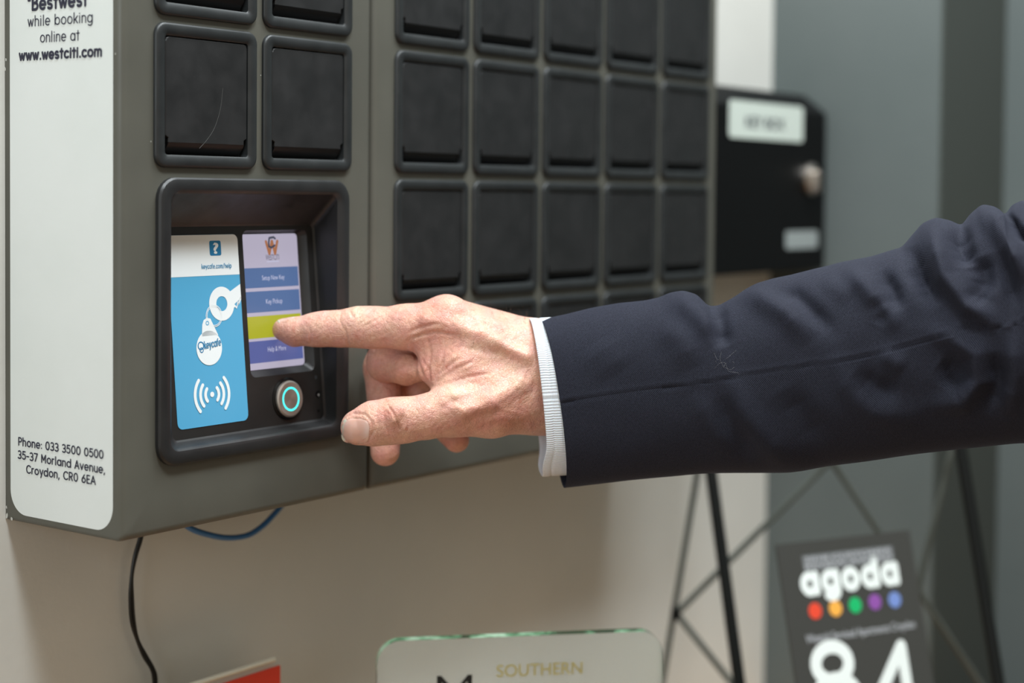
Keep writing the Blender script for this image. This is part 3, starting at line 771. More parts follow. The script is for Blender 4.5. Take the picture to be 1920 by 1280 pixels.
def hand_sdf(P):
    P = P.astype(np.float32)
    # back of the hand: four metacarpals under one skin
    f = chain(P, [((838, 603, 42), 42), ((900, 640, 46), 50), ((1010, 680, 34), 58)], 20)
    f = smin(f, chain(P, [((858, 602, -18), 41), ((1010, 672, 0), 68)]), 34)
    f = smin(f, chain(P, [((866, 618, -74), 36), ((1010, 690, -20), 60)]), 34)
    f = smin(f, chain(P, [((868, 640, -122), 33), ((1010, 710, -45), 52)]), 34)
    f = smin(f, ell(P, (935, 690, -15), (110, 74, 80), 20), 40)
    # first web and thenar
    f = smin(f, chain(P, [((812, 652, 48), 32), ((868, 688, 66), 52), ((960, 728, 50), 64)]), 30)
    f = smin(f, cone(P, (806, 694, 60), (858, 722, 72), 24, 40), 22)
    # wrist and forearm
    f = smin(f, ell(P, (1020, 710, 20), (92, 102, 68), 10), 36)
    f = smin(f, ell(P, (1130, 714, 34), (190, 104, 74)), 40)
    # thumb
    th_ = chain(P, [((672, 801, 116), 33.5), ((700, 794, 117), 41), ((735, 789, 118), 42.5), ((760, 787, 116), 41.5), ((800, 781, 112), 41), ((850, 768, 102), 50), ((920, 762, 82), 58), ((985, 752, 40), 56)], 10)
    f = smin(f, th_, 26)
    # index
    ix = chain(P, [((531, 618, 14), 20.5), ((552, 622, 17), 25.5), ((590, 618, 22), 29.5), ((612, 616, 24), 31), ((640, 616, 26), 32.5), ((672, 613, 30), 36.5), ((700, 614, 33), 37.5), ((760, 613, 39), 41), ((838, 606, 44), 46)], 12)
    f = smin(f, ix, 22)
    # middle: bent back under itself
    md = chain(P, [((850, 606, -22), 40), ((726, 672, -38), 36), ((722, 682, -34), 33), ((762, 693, 8), 28), ((783, 694, 26), 22)], 9)
    f = smin(f, md, 8)
    # ring: hangs down behind the thumb
    rg = chain(P, [((862, 624, -80), 36), ((722, 678, -92), 35), ((716, 690, -90), 34), ((722, 780, -66), 31), ((722, 846, -46), 27.5)], 8)
    f = smin(f, rg, 6)
    # little finger
    lt = chain(P, [((866, 645, -126), 32), ((776, 730, -134), 30), ((822, 788, -112), 26), ((856, 824, -88), 24)], 8)
    f = smin(f, lt, 6)
    # tendons, knuckles, veins
    f = smin(f, cone(P, (842, 588, 52), (835, 586, 40), 22, 22), 30)
    f = smin(f, chain(P, [((800, 600, 84), 5), ((860, 612, 92), 6), ((930, 640, 104), 7), ((985, 668, 104), 6)]), 22)
    f = smin(f, chain(P, [((868, 770, 152), 5), ((920, 752, 142), 7), ((975, 720, 112), 6)]), 26)
    f = smin(f, chain(P, [((745, 770, 157), 10), ((738, 784, 160), 9)]), 14)
    return f

def surface_nets(fn, lo, hi, h):
    xs = [np.arange(lo[i], hi[i] + h, h, dtype=np.float32) for i in range(3)]
    nx, ny, nz = map(len, xs)
    Fv = np.empty((nx, ny, nz), np.float32)
    Y, Z = np.meshgrid(xs[1], xs[2], indexing='ij')
    for i0 in range(0, nx, 16):
        xx = xs[0][i0:i0 + 16]
        P = np.empty((len(xx), ny, nz, 3), np.float32)
        P[..., 0] = xx[:, None, None]; P[..., 1] = Y; P[..., 2] = Z
        Fv[i0:i0 + 16] = fn(P)
    S = Fv < 0
    cnt = np.zeros((nx - 1, ny - 1, nz - 1), np.int8)
    for a in (0, 1):
        for b in (0, 1):
            for c in (0, 1):
                cnt += S[a:nx - 1 + a, b:ny - 1 + b, c:nz - 1 + c]
    act = (cnt > 0) & (cnt < 8)
    idx = -np.ones(cnt.shape, np.int64); I = np.argwhere(act); idx[act] = np.arange(len(I))
    acc = np.zeros((len(I), 3)); num = np.zeros(len(I))
    cs = [(a, b, c) for a in (0, 1) for b in (0, 1) for c in (0, 1)]
    for p in cs:
        for ax in range(3):
            if p[ax]: continue
            q = list(p); q[ax] = 1
            f0 = Fv[I[:, 0] + p[0], I[:, 1] + p[1], I[:, 2] + p[2]]; f1 = Fv[I[:, 0] + q[0], I[:, 1] + q[1], I[:, 2] + q[2]]
            cr = (f0 < 0) != (f1 < 0); t = np.where(cr, f0 / np.where(cr, f0 - f1, 1), 0)
            pt = np.tile(np.array(p, float), (len(I), 1)); pt[:, ax] = t
            acc[cr] += pt[cr]; num[cr] += 1
    V = (I + acc / num[:, None]) * h + np.array([x[0] for x in xs])
    Q = []
    for ax in range(3):
        o1, o2 = [(1, 2), (2, 0), (0, 1)][ax]
        A = [slice(1, -1)] * 3; A[ax] = slice(0, -1)
        sl0 = [slice(1, n - 1) for n in (nx, ny, nz)]; sl1 = list(sl0)
        sl0[ax] = slice(0, [nx, ny, nz][ax] - 1); sl1[ax] = slice(1, [nx, ny, nz][ax])
        a = S[tuple(sl0)]; b = S[tuple(sl1)]
        E = np.argwhere(a != b); s_in = a[a != b]
        E = E + np.array([0 if k == ax else 1 for k in range(3)])
        d1 = np.zeros(3, int); d1[o1] = 1; d2 = np.zeros(3, int); d2[o2] = 1
        g = lambda e: idx[e[:, 0], e[:, 1], e[:, 2]]
        q = np.stack([g(E), g(E - d1), g(E - d1 - d2), g(E - d2)], 1)
        q[~s_in] = q[~s_in][:, ::-1]
        Q.append(q)
    return V, np.concatenate(Q)

def grad(fn, V, e=.6):
    g = np.stack([fn(V + np.eye(3)[k] * e) - fn(V - np.eye(3)[k] * e) for k in range(3)], -1)
    return g / (np.linalg.norm(g, axis=-1, keepdims=True) + 1e-9)
def polydist(X, Y, pl_):
    d = np.full(X.shape, 1e9); tt = np.zeros(X.shape)
    L = [0]
    for a, b in zip(pl_[:-1], pl_[1:]): L.append(L[-1] + math.hypot(b[0] - a[0], b[1] - a[1]))
    for i, (a, b) in enumerate(zip(pl_[:-1], pl_[1:])):
        dx, dy = b[0] - a[0], b[1] - a[1]; l2 = dx * dx + dy * dy + 1e-9
        t = np.clip(((X - a[0]) * dx + (Y - a[1]) * dy) / l2, 0, 1)
        q = np.hypot(X - a[0] - t * dx, Y - a[1] - t * dy)
        m_ = q < d; d = np.where(m_, q, d); tt = np.where(m_, (L[i] + t * (L[i + 1] - L[i])) / L[-1], tt)
    return d, tt
def mesh_fast(name, V, Q, mat, parent, uv=None, cols=None, smooth=True):
    me = bpy.data.meshes.new(name); n = len(V); m_ = len(Q)
    me.vertices.add(n); me.vertices.foreach_set('co', np.asarray(V, np.float32).ravel())
    me.loops.add(m_ * 4); me.loops.foreach_set('vertex_index', np.asarray(Q, np.int32).ravel())
    me.polygons.add(m_); me.polygons.foreach_set('loop_start', np.arange(0, m_ * 4, 4, dtype=np.int32))
    me.update(calc_edges=True); me.validate()
    me.polygons.foreach_set('use_smooth', np.ones(len(me.polygons), bool))
    if uv is not None:
        l = me.uv_layers.new(name='UVMap'); l.data.foreach_set('uv', np.asarray(uv, np.float32)[np.asarray(Q).ravel()].ravel())
    if cols is not None:
        ca = me.color_attributes.new('skin', 'FLOAT_COLOR', 'POINT')
        ca.data.foreach_set('color', np.concatenate([cols, np.ones((n, 1))], 1).astype(np.float32).ravel())
    me.materials.append(mat); me.update()
    o = bpy.data.objects.new(name, me); COL.objects.link(o); o.parent = parent
    o.matrix_parent_inverse = Matrix.Translation(parent_loc(parent)).inverted()
    return o

VH, QH = surface_nets(hand_sdf, (500, 545, -190), (1200, 890, 190), 2.3)
for _ in range(2):
    VH = VH - grad(hand_sdf, VH) * hand_sdf(VH)[:, None] * .9
NH = grad(hand_sdf, VH)
x, y, w_ = VH.T
front = np.clip((NH[:, 2] - .02) / .25, 0, 1)
disp = np.zeros(len(VH))
def crease(pl_, depth, width, mask=None, lip=.35):
    global disp
    d, t = polydist(x, y, pl_)
    prof = np.exp(-(d / width) ** 2) - lip * np.exp(-((d - 2.2 * width) / (1.3 * width)) ** 2)
    fade = np.clip(np.minimum(t, 1 - t) * 6 + .25, 0, 1)
    disp -= depth * prof * fade * (front if mask is None else mask)
ixm = front * (w_ < 90) * (w_ > -10)
# index creases
crease([(664, 598), (655, 582)], 1.2, 3, (w_ > -30) * 1.0)
crease([(646, 612), (650, 632), (655, 650)], 1.6, 2.2, ixm); crease([(640, 585), (636, 600), (646, 618)], .9, 2.5, ixm)
crease([(581, 617), (583, 645)], 1.1, 1.9, ixm)
for a in ((662, 596, 690, 577), (668, 602, 700, 580), (655, 600, 674, 577), (676, 606, 712, 584), (684, 611, 716, 594)):
    crease([a[:2], a[2:]], .9, 2.0, ixm)
crease([(760, 655), (768, 640), (772, 615)], 1.0, 4, ixm)
# thumb creases
tm = front * (w_ > 70)
crease([(727, 760), (738, 775), (747, 795), (752, 812)], 2.2, 2.0, tm); crease([(722, 795), (731, 815), (735, 826)], 1.5, 1.8, tm)
crease([(708, 762), (706, 778), (710, 800)], .9, 2.0, tm); crease([(760, 755), (768, 780), (764, 812)], 1.0, 2.2, tm)
crease([(748, 752), (757, 775), (758, 800)], .9, 1.8, tm); crease([(718, 770), (722, 785), (716, 795)], .8, 1.8, tm)
crease([(775, 775), (772, 800)], .7, 2, tm)
crease([(636, 803), (642, 784), (660, 775), (684, 776), (697, 790), (701, 808), (690, 826), (668, 835), (648, 829), (637, 815)], 1.6, 2.2, front * (w_ > 60))
# web folds fanning out of the thumb fork
wm = front
for a in ([(806, 724), (792, 700), (780, 668), (772, 640)], [(808, 724), (803, 696), (806, 664), (802, 632)], [(810, 722), (820, 694), (838, 668), (870, 640)],
          [(812, 724), (834, 704), (858, 690), (890, 676)], [(812, 727), (846, 716), (880, 706), (920, 700)], [(790, 672), (802, 690), (806, 712)], [(815, 715), (826, 690), (832, 655)],
          [(768, 636), (790, 628), (820, 622), (852, 628)], [(772, 622), (792, 612), (824, 606)], [(816, 706), (842, 684), (866, 668)]):
    crease(a, 1.7, 3.0, wm)
for a in ([(838, 745), (870, 760), (905, 748)], [(860, 800), (900, 780), (940, 770)], [(820, 770), (850, 752), (890, 742)], [(995, 690), (985, 720), (990, 760)], [(1006, 700), (998, 740)], [(905, 585), (950, 600), (985, 616)], [(870, 650), (900, 655), (930, 665)]):
    crease(a, 1.2, 5.5, wm, .6)
disp += front * .35 * (np.sin(x * .23 + np.sin(y * .11) * 2) * np.sin(y * .27 + np.cos(x * .09) * 2))
# soft hollows between the tendons and over the first web
for (cx, cy, sx, sy, amp) in ((872, 655, 34, 14, -3.2), (800, 650, 16, 30, -2.4), (905, 700, 40, 16, 1.8), (860, 735, 40, 12, 1.8), (930, 800, 50, 14, -1.5), (880, 622, 40, 10, 1.8), (985, 740, 18, 24, -1.6), (845, 690, 20, 16, -2.0)):
    disp += front * amp * np.exp(-((x - cx) / sx) ** 2 - ((y - cy) / sy) ** 2)
VH2 = VH + NH * disp[:, None]
# skin tones by position, deeper red in folds and on lower sides
base = np.array(lin((219, 168, 149))); C_ = np.tile(base, (len(VH), 1))
def blot(cx, cy, cw, sx, sy, sw, col, a):
    global C_
    k = a * np.exp(-((x - cx) / sx) ** 2 - ((y - cy) / sy) ** 2 - ((w_ - cw) / sw) ** 2)
    C_ = C_ * (1 - k[:, None]) + np.array(lin(col)) * k[:, None]
pink, pale, brown, deep = (206, 132, 116), (232, 206, 180), (186, 126, 92), (184, 112, 96)
for b in ((550, 635, 15, 40, 16, 60, deep, .5), (620, 640, 20, 50, 14, 60, deep, .35), (800, 590, 60, 60, 30, 60, pink, .45), (670, 590, 20, 22, 16, 60, pale, .8), (840, 640, 80, 30, 20, 50, pink, .35),
          (728, 775, 160, 18, 16, 60, pink, .6), (742, 800, 160, 12, 16, 40, deep, .3), (930, 770, 130, 60, 30, 60, pink, .45), (850, 800, 110, 60, 20, 80, pink, .3), (905, 655, 110, 40, 20, 60, pale, .35), (850, 735, 120, 40, 12, 60, pale, .5),
          (960, 700, 100, 40, 30, 60, pale, .25), (903, 625, 100, 7, 3, 60, brown, .8), (960, 715, 110, 8, 6, 60, brown, .6), (925, 718, 110, 8, 5, 60, brown, .5), (1003, 716, 100, 10, 10, 60, brown, .5),
          (715, 690, -60, 60, 40, 60, pink, .5), (722, 845, -50, 30, 40, 50, pink, .6), (852, 830, -90, 30, 30, 60, pink, .6), (765, 710, 10, 40, 20, 60, (216, 148, 112), .5), (880, 700, 120, 30, 14, 60, pink, .3), (798, 675, 90, 22, 40, 60, deep, .4), (875, 665, 110, 40, 14, 60, pink, .4), (930, 790, 110, 60, 14, 60, deep, .35), (740, 700, -10, 50, 30, 60, deep, .35), (722, 740, -70, 30, 50, 50, deep, .35)):
    blot(*b)
nz_ = np.sin(x * .061 + 1.3 * np.sin(y * .043)) * np.sin(y * .071 + 1.7 * np.sin(w_ * .05 + x * .02)) 
C_ *= (1 + .05 * nz_)[:, None]
C_[:, 1] *= 1 - .05 * np.sin(x * .11 + y * .05) * np.sin(y * .13 - x * .03)

ms = Mat('skin', (214, 164, 142), 0.42, spec=0.45)
va = ms.node('ShaderNodeVertexColor'); va.layer_name = 'skin'
fine = ms.ramp(ms.noise(420, 5, .7), [(0.35, (.86, .80, .78)), (0.62, (1.04, 1.04, 1.04))])
mm = ms.node('ShaderNodeMixRGB'); mm.blend_type = 'MULTIPLY'; mm.inputs[0].default_value = .85
ms.link(va.outputs[0], mm.inputs[1]); ms.link(fine, mm.inputs[2])
spk = ms.ramp(ms.noise(170, 3, .6), [(0.60, (0, 0, 0)), (0.72, (.5, .5, .5))])
m2 = ms.node('ShaderNodeMixRGB'); m2.inputs[2].default_value = (*lin((196, 120, 100)), 1)
ms.link(spk, m2.inputs[0]); ms.link(mm.outputs[0], m2.inputs[1]); ms.link(m2.outputs[0], ms.b.inputs['Base Color'])
ms.b.inputs['Subsurface Weight'].default_value = .22
ms.b.inputs['Subsurface Radius'].default_value = (1.0, .35, .2)
ms.b.inputs['Subsurface Scale'].default_value = .0035
def vor(m_, scale, feat='DISTANCE_TO_EDGE', vec=None):
    q = m_.node('ShaderNodeTexVoronoi'); q.feature = feat; q.inputs['Scale'].default_value = scale
    m_.link(vec if vec is not None else m_.coord(), q.inputs['Vector']); return q.outputs[0]
ms.bump(ms.ramp(vor(ms, 620), [(0.0, (0, 0, 0)), (.12, (1, 1, 1))]), .55, .00022)
ms.bump(ms.ramp(vor(ms, 260), [(0.0, (0, 0, 0)), (.10, (1, 1, 1))]), .4, .00028)
ms.bump(ms.noise(140, 5, .6), .45, .0009)
hand = mesh_fast('arm', hw(VH2), QH, ms.m, person, cols=C_)

# nails
def surf(p0, dirn, n=60):
    """march from outside along dirn to the skin"""
    p = np.array(p0, float)
    for _ in range(n):
        f = hand_sdf(p); p = p + dirn * np.clip(f, -2, 20)[..., None] * .8
    ax = int(np.argmax(np.abs(dirn))); ok = np.abs(hand_sdf(p)) < 1.0
    if not ok.all():
        lim = p[..., ax][ok]; p[..., ax] = np.where(ok, p[..., ax], lim.max() if dirn[ax] > 0 else lim.min())
    return p
mn = Mat('fingernail', (222, 176, 160), .22, spec=.6); mn.b.inputs['Subsurface Weight'].default_value = .2; mn.b.inputs['Subsurface Scale'].default_value = .002
vn = mn.node('ShaderNodeVertexColor'); vn.layer_name = 'skin'; mn.link(vn.outputs[0], mn.b.inputs['Base Color'])
mn.bump(mn.noise(300, 2), .1, .0002)
NU, NV = 30, 26
def nail(cx, cy, hx, hy, rot, dirn, w0, lift, tip_x):
    gu, gv = np.meshgrid(np.linspace(-1, 1, NU), np.linspace(-1, 1, NV), indexing='ij')
    # square to rounded shape
    k = 4.0
    rr = (np.abs(gu) ** k + np.abs(gv) ** k) ** (1 / k); mxx = np.maximum(np.abs(gu), np.abs(gv)); s = np.where(rr > 0, mxx / np.maximum(rr, 1e-6), 1)
    a, b = gu * s * hx, gv * s * hy
    cs, sn = math.cos(rot), math.sin(rot)
    if dirn[2] != 0:
        P = np.stack([cx + a * cs - b * sn, cy + a * sn + b * cs, np.full(a.shape, w0)], -1)
    else:
        P = np.stack([cx + a, np.full(a.shape, w0), cy + b], -1)
    S_ = surf(P, np.array(dirn, float))
    edge = np.clip((1 - mxx) * 7, 0, 1) ** .5
    off = lift * edge - .8
    off = np.where(gu < -.8, np.maximum(off, lift * .55), off)
    S_ = S_ - np.array(dirn) * off[..., None]
    tipm = np.clip((-.84 - gu + .10 * gv * gv) * 12, 0, 1)[..., None]
    lun = np.exp(-((gu - .82) / .22) ** 2 - (gv / .6) ** 2)[..., None] * .7
    c0 = np.array(lin((218, 172, 156))); c = c0 * (1 - tipm) + np.array(lin((206, 198, 180))) * tipm
    c = c * (1 - lun) + np.array(lin((226, 204, 196))) * lun
    under = S_ + np.array(dirn) * 3.0
    V = np.concatenate([S_.reshape(-1, 3), under.reshape(-1, 3)]); C = np.tile(c.reshape(-1, 3), (2, 1)); n_ = NU * NV
    F = []
    for i in range(NU - 1):
        for j in range(NV - 1):
            q = [i * NV + j, (i + 1) * NV + j, (i + 1) * NV + j + 1, i * NV + j + 1]; F.append(q)
    bd = [(i, 0) for i in range(NU)] + [(NU - 1, j) for j in range(1, NV)] + [(i, NV - 1) for i in range(NU - 2, -1, -1)] + [(0, j) for j in range(NV - 2, 0, -1)]
    for (a_, b_) in zip(bd, bd[1:] + bd[:1]):
        p_, q_ = a_[0] * NV + a_[1], b_[0] * NV + b_[1]; F.append([p_, p_ + n_, q_ + n_, q_])
    o = mesh_fast('fingernail', hw(V), np.array(F), mn.m, hand, cols=C)
    return o
nail(667, 807.5, 26.5, 24, math.radians(4), (0, 0, -1), 190, 1.6, 0)['label'] = 'thumbnail with a pale free edge'
nail(537, 15, 17, 15, 0, (0, 1, 0), 560, 1.2, 0)['label'] = 'index fingernail seen edge-on'

# short hairs on the back of the hand
hv_, hf_ = [], []
def hair(p, d, L, bend, r):
    pts = []; q = np.array(p, float); d = np.array(d, float); d /= np.linalg.norm(d)
    for k in range(6):
        pts.append(q.copy()); q = q + d * L / 5; d = d + np.array(bend) / 5; d /= np.linalg.norm(d)
    P = hw(np.array(pts)); n0 = len(hv_)
    for k, c in enumerate(P):
        rr = r * (1 - .75 * k / 5)
        for a in range(3):
            an = 2.094 * a
            hv_.append(c + rr * (math.cos(an) * RR + math.sin(an) * UU))
    for k in range(5):
        for a in range(3): hf_.append((n0 + k * 3 + a, n0 + k * 3 + (a + 1) % 3, n0 + (k + 1) * 3 + (a + 1) % 3, n0 + (k + 1) * 3 + a))
top_i = np.where((NH[:, 1] < -.75) & (x > 860) & (x < 992) & (w_ > -60) & (w_ < 60))[0]
for i in rng.choice(top_i, 55):
    hair(VH2[i], (-.15 + rng.normal(0, .35), -1, rng.normal(0, .3)), rng.uniform(6, 26) , (rng.normal(-.5, .8), .5 * rng.random(), 0), .000045)
fr_i = np.where((NH[:, 2] > .35) & (x > 850) & (x < 1005) & (y > 580) & (y < 800) & (w_ > 20))[0]
for i in rng.choice(fr_i, 420):
    g = NH[i] * .25
    hair(VH2[i] + NH[i] * .3, (-.3 + rng.normal(0, .4) + g[0], .9 + rng.normal(0, .4) + g[1], g[2] + .12), rng.uniform(7, 24), (rng.normal(0, 1.1), rng.normal(0, .6), -.25), .000034)
ix_i = np.where((NH[:, 1] < -.5) & (x > 700) & (x < 850) & (w_ > 0) & (w_ < 90))[0]
for i in rng.choice(ix_i, 70):
    hair(VH2[i], (-.9 + rng.normal(0, .3), .1 + rng.normal(0, .5), .35), rng.uniform(4, 12), (0, rng.normal(0, .8), -.3), .000026)
ho = mesh_fast('hair', np.array(hv_), np.array(hf_), flat('hair_brown', (92, 66, 52), .5), hand); ho['kind'] = 'stuff'

# ---- sleeve and cuff: tubes through measured top and bottom profiles
TOP = [(1013, 598), (1060, 589), (1110, 577), (1160, 568), (1210, 563), (1235, 558), (1258, 549), (1282, 547), (1305, 553), (1328, 573), (1350, 570), (1372, 559), (1395, 545), (1420, 531), (1450, 522), (1485, 515), (1530, 503), (1575, 492), (1635, 480), (1690, 463), (1706, 444), (1728, 420), (1755, 409), (1782, 413), (1803, 421), (1820, 400), (1842, 384), (1866, 390), (1884, 404), (1897, 384), (1915, 376), (1950, 372), (2000, 340), (2080, 318), (2200, 280), (2330, 250), (2500, 215)]
BOT = [(1058, 914), (1110, 908), (1200, 899), (1310, 888), (1400, 886), (1490, 885), (1560, 873), (1640, 863), (1720, 851), (1790, 842), (1860, 836), (1920, 830), (1990, 832), (2080, 850), (2250, 880), (2400, 900), (2600, 940)]
def arclen(P):
    P = np.array(P, float); L = np.concatenate([[0], np.cumsum(np.hypot(*np.diff(P, axis=0).T))]); return P, L
def sm_interp(P, L, s, width=1.5):
    o = []
    for k in range(2):
        v = np.interp(s, L, P[:, k]); ker = np.hanning(9); ker /= ker.sum(); vp = np.concatenate([v[0] - (v[1:5][::-1] - v[0]), v, v[-1] + (v[-1] - v[-5:-1][::-1])]); o.append(np.convolve(vp, ker, 'valid'))
    return np.stack(o, 1)
NS, NA = 760, 320
def build_tube(TOPp, BOTp, ns, na, midy, depth_fn, w_fn, bulge, ext):
    Pt, Lt = arclen(TOPp); Pb, Lb = arclen(BOTp)
    return Pt, Lt, Pb, Lb
Pt, Lt = arclen(TOP); Pb, Lb = arclen(BOT)
# match stations by x so that rings stand roughly square to the arm
sx = np.linspace(0, 1, NS); sx = sx ** 1.0
xt = 1013 + (2500 - 1013) * sx; xb = 1058 + (2600 - 1058) * sx
top = np.stack([xt, np.interp(xt, Pt[:, 0], Pt[:, 1])], 1); bot = np.stack([xb, np.interp(xb, Pb[:, 0], Pb[:, 1])], 1)
def smooth1(v, n):
    ker = np.hanning(n + 2)[1:-1]; ker /= ker.sum(); h_ = n // 2
    vp = np.concatenate([2 * v[0] - v[1:h_ + 1][::-1], v, 2 * v[-1] - v[-h_ - 1:-1][::-1]]); return np.convolve(vp, ker, 'valid')
top[:, 1] = smooth1(top[:, 1], 9); bot[:, 1] = smooth1(bot[:, 1], 41)
topS = np.stack([top[:, 0], smooth1(top[:, 1], 181)], 1)
mid = (topS * .5 + bot * .5)
ht = topS[:, 1] - mid[:, 1]; hb = bot[:, 1] - mid[:, 1]
ph = np.linspace(0, 2 * math.pi, NA, endpoint=False)
axis_w = 40 + .16 * (mid[:, 0] - 1036)
dep = np.interp(mid[:, 0], [1036, 1150, 1400, 1800, 2500], [104, 108, 125, 160, 220])
S_, A_2 = np.meshgrid(np.arange(NS), ph, indexing='ij')
sy_, cy_ = np.sin(A_2), np.cos(A_2)
ex_ = .86
sgn = lambda v: np.sign(v) * np.abs(v) ** ex_
extra_top = (top[:, 1] - topS[:, 1])
xx = mid[:, 0][:, None] + (topS[:, 0] - mid[:, 0])[:, None] * sgn(sy_) * (sy_ > 0) + (bot[:, 0] - mid[:, 0])[:, None] * -sgn(sy_) * (sy_ < 0)
yy = mid[:, 1][:, None] + ht[:, None] * sgn(sy_) * (sy_ > 0) - hb[:, None] * sgn(sy_) * (sy_ < 0)
yy = yy + extra_top[:, None] * np.clip(sy_, 0, 1) ** 3
fal = np.exp(-(np.arange(NS) / 60.0))[:, None]
xx = xx + 15 * np.maximum(cy_, 0) ** 1.2 * np.exp(-(np.arange(NS) / 40.0))[:, None] - 10 * np.maximum(-cy_, 0) * fal
ww = axis_w[:, None] + dep[:, None] * sgn(cy_)
VS = np.stack([xx, yy, ww], -1)
frontm = np.clip(cy_ + .15, 0, 1) ** .5
dn = np.zeros(xx.shape)
def fold(pl_, amp, wd, fade=3.0):
    global dn
    d, t = polydist(xx, yy, pl_)
    dn = dn + 1.6 * amp * np.exp(-(d / wd) ** 2) * np.clip(np.minimum(t, 1 - t) * fade + .15, 0, 1) * frontm
for a in (([(1262, 548), (1285, 570), (1325, 605), (1350, 640)], 9, 22), ([(1332, 572), (1345, 592), (1350, 625), (1362, 650)], -10, 16), ([(1385, 548), (1430, 560), (1480, 590), (1520, 640)], 9, 22),
          ([(1440, 545), (1490, 552), (1530, 590), (1560, 620)], -8, 16), ([(1235, 600), (1280, 640), (1300, 690)], 5, 28), ([(1580, 500), (1625, 540), (1665, 590), (1690, 615)], 10, 20),
          ([(1650, 505), (1672, 545), (1682, 585)], -9, 15), ([(1640, 560), (1655, 590), (1645, 610)], -7, 16), ([(1745, 412), (1757, 460), (1775, 520), (1820, 575), (1880, 612)], 15, 19),
          ([(1705, 460), (1718, 500), (1738, 545), (1760, 575)], -12, 17), ([(1795, 425), (1800, 460), (1815, 498)], -16, 17), ([(1700, 500), (1735, 540)], -5, 12),
          ([(1842, 386), (1872, 425), (1905, 480), (1930, 530)], 17, 19), ([(1835, 480), (1845, 520), (1838, 550)], -13, 22), ([(1888, 402), (1905, 428), (1925, 455)], -18, 9), ([(1880, 470), (1890, 530), (1905, 580)], -9, 16),
          ([(1810, 560), (1830, 552), (1850, 565)], -8, 14), ([(1735, 620), (1790, 635), (1832, 665), (1838, 712), (1805, 752), (1740, 762)], 12, 20), ([(1760, 680), (1790, 700), (1770, 730)], -10, 24), ([(1560, 660), (1590, 720), (1640, 770), (1740, 790)], 6, 26),
          ([(1860, 660), (1870, 720), (1850, 780)], -10, 24), ([(1900, 620), (1905, 700), (1890, 780)], 10, 22), ([(1372, 706), (1395, 770), (1440, 830), (1500, 876)], 8, 26), ([(1350, 740), (1370, 800), (1420, 860)], -6, 24),
          ([(1300, 735), (1330, 780), (1370, 850)], 4, 22), ([(1470, 730), (1500, 780), (1540, 840)], -7, 32), ([(1600, 700), (1640, 730), (1690, 735)], -8, 24), ([(1120, 640), (1160, 700)], 3, 40), ([(1650, 660), (1700, 690)], 5, 18), ([(1540, 520), (1600, 560)], 4, 20)):
    fold(*a)
# sleeve seam
SEAM = [(1040, 755), (1060, 753.5), (1185, 735), (1310, 718), (1385, 705), (1510, 685), (1590, 674), (1650, 662), (1710, 645), (1760, 632), (1800, 617), (1830, 611), (1862, 613), (1892, 617), (1920, 600), (1990, 580), (2080, 560), (2300, 540), (2600, 520)]
dS, _ = polydist(xx, yy, SEAM)
dn = dn - 3.0 * np.clip(np.arange(NS) / 3., .25, 1)[:, None] * np.exp(-(dS / 2.0) ** 2) * (cy_ > 0) + 1.6 * np.exp(-((dS) / 9.0) ** 2) * (cy_ > 0) * (yy < np.interp(xx, [p[0] for p in SEAM], [p[1] for p in SEAM]))
dn = dn + .8 * np.sin(xx * .03 + 2 * np.sin(yy * .021)) * np.sin(yy * .034 + xx * .013)
# outward normal of the undisplaced tube
du = np.gradient(VS, axis=0); dv = np.roll(VS, -1, 1) - np.roll(VS, 1, 1)
N_ = np.cross(du, dv); N_ /= np.linalg.norm(N_, axis=-1, keepdims=True) + 1e-9
cen = np.stack([mid[:, 0], mid[:, 1], axis_w], -1)[:, None]
sg = np.sign(((VS - cen) * N_).sum(-1, keepdims=True)); N_ = N_ * sg
VS = VS + N_ * dn[..., None]
# hem: turned in lining
inner = []
for k, (st, dx, rr) in enumerate(((0, 1, 2.5), (0, 4, 4), (6, 2, 5.5), (30, 0, 6.5), (60, 0, 8))):
    r0 = VS[st].copy(); v = r0 - cen[st, 0]; v[:, 0] = 0
    r0 = r0 - v / np.linalg.norm(v, axis=1, keepdims=True) * rr; r0[:, 0] += dx
    inner.append(r0)
def grid_obj(name, R, mat, parent, uvs=(1, 1)):
    n_, m_ = R.shape[:2]
    Rr = np.concatenate([R, R[:, :1]], 1); m2_ = m_ + 1
    i, j = np.meshgrid(np.arange(n_ - 1), np.arange(m_), indexing='ij')
    a = i * m2_ + j; Q = np.stack([a, a + m2_, a + m2_ + 1, a + 1], -1).reshape(-1, 4)
    uu, vv = np.meshgrid(np.arange(n_) / (n_ - 1) * uvs[0], np.arange(m2_) / m_ * uvs[1], indexing='ij')
    return mesh_fast(name, hw(Rr.reshape(-1, 3)), Q, mat, parent, uv=np.stack([uu, vv], -1).reshape(-1, 2))
ALL = np.concatenate([np.stack(inner[::-1]), VS])
# close the shoulder end
endc = VS[-1].mean(0)
ALL = np.concatenate([ALL, np.stack([endc + (VS[-1] - endc) * k + np.array([40 * (1 - k), 0, 0]) for k in (.85, .5, .02)])])

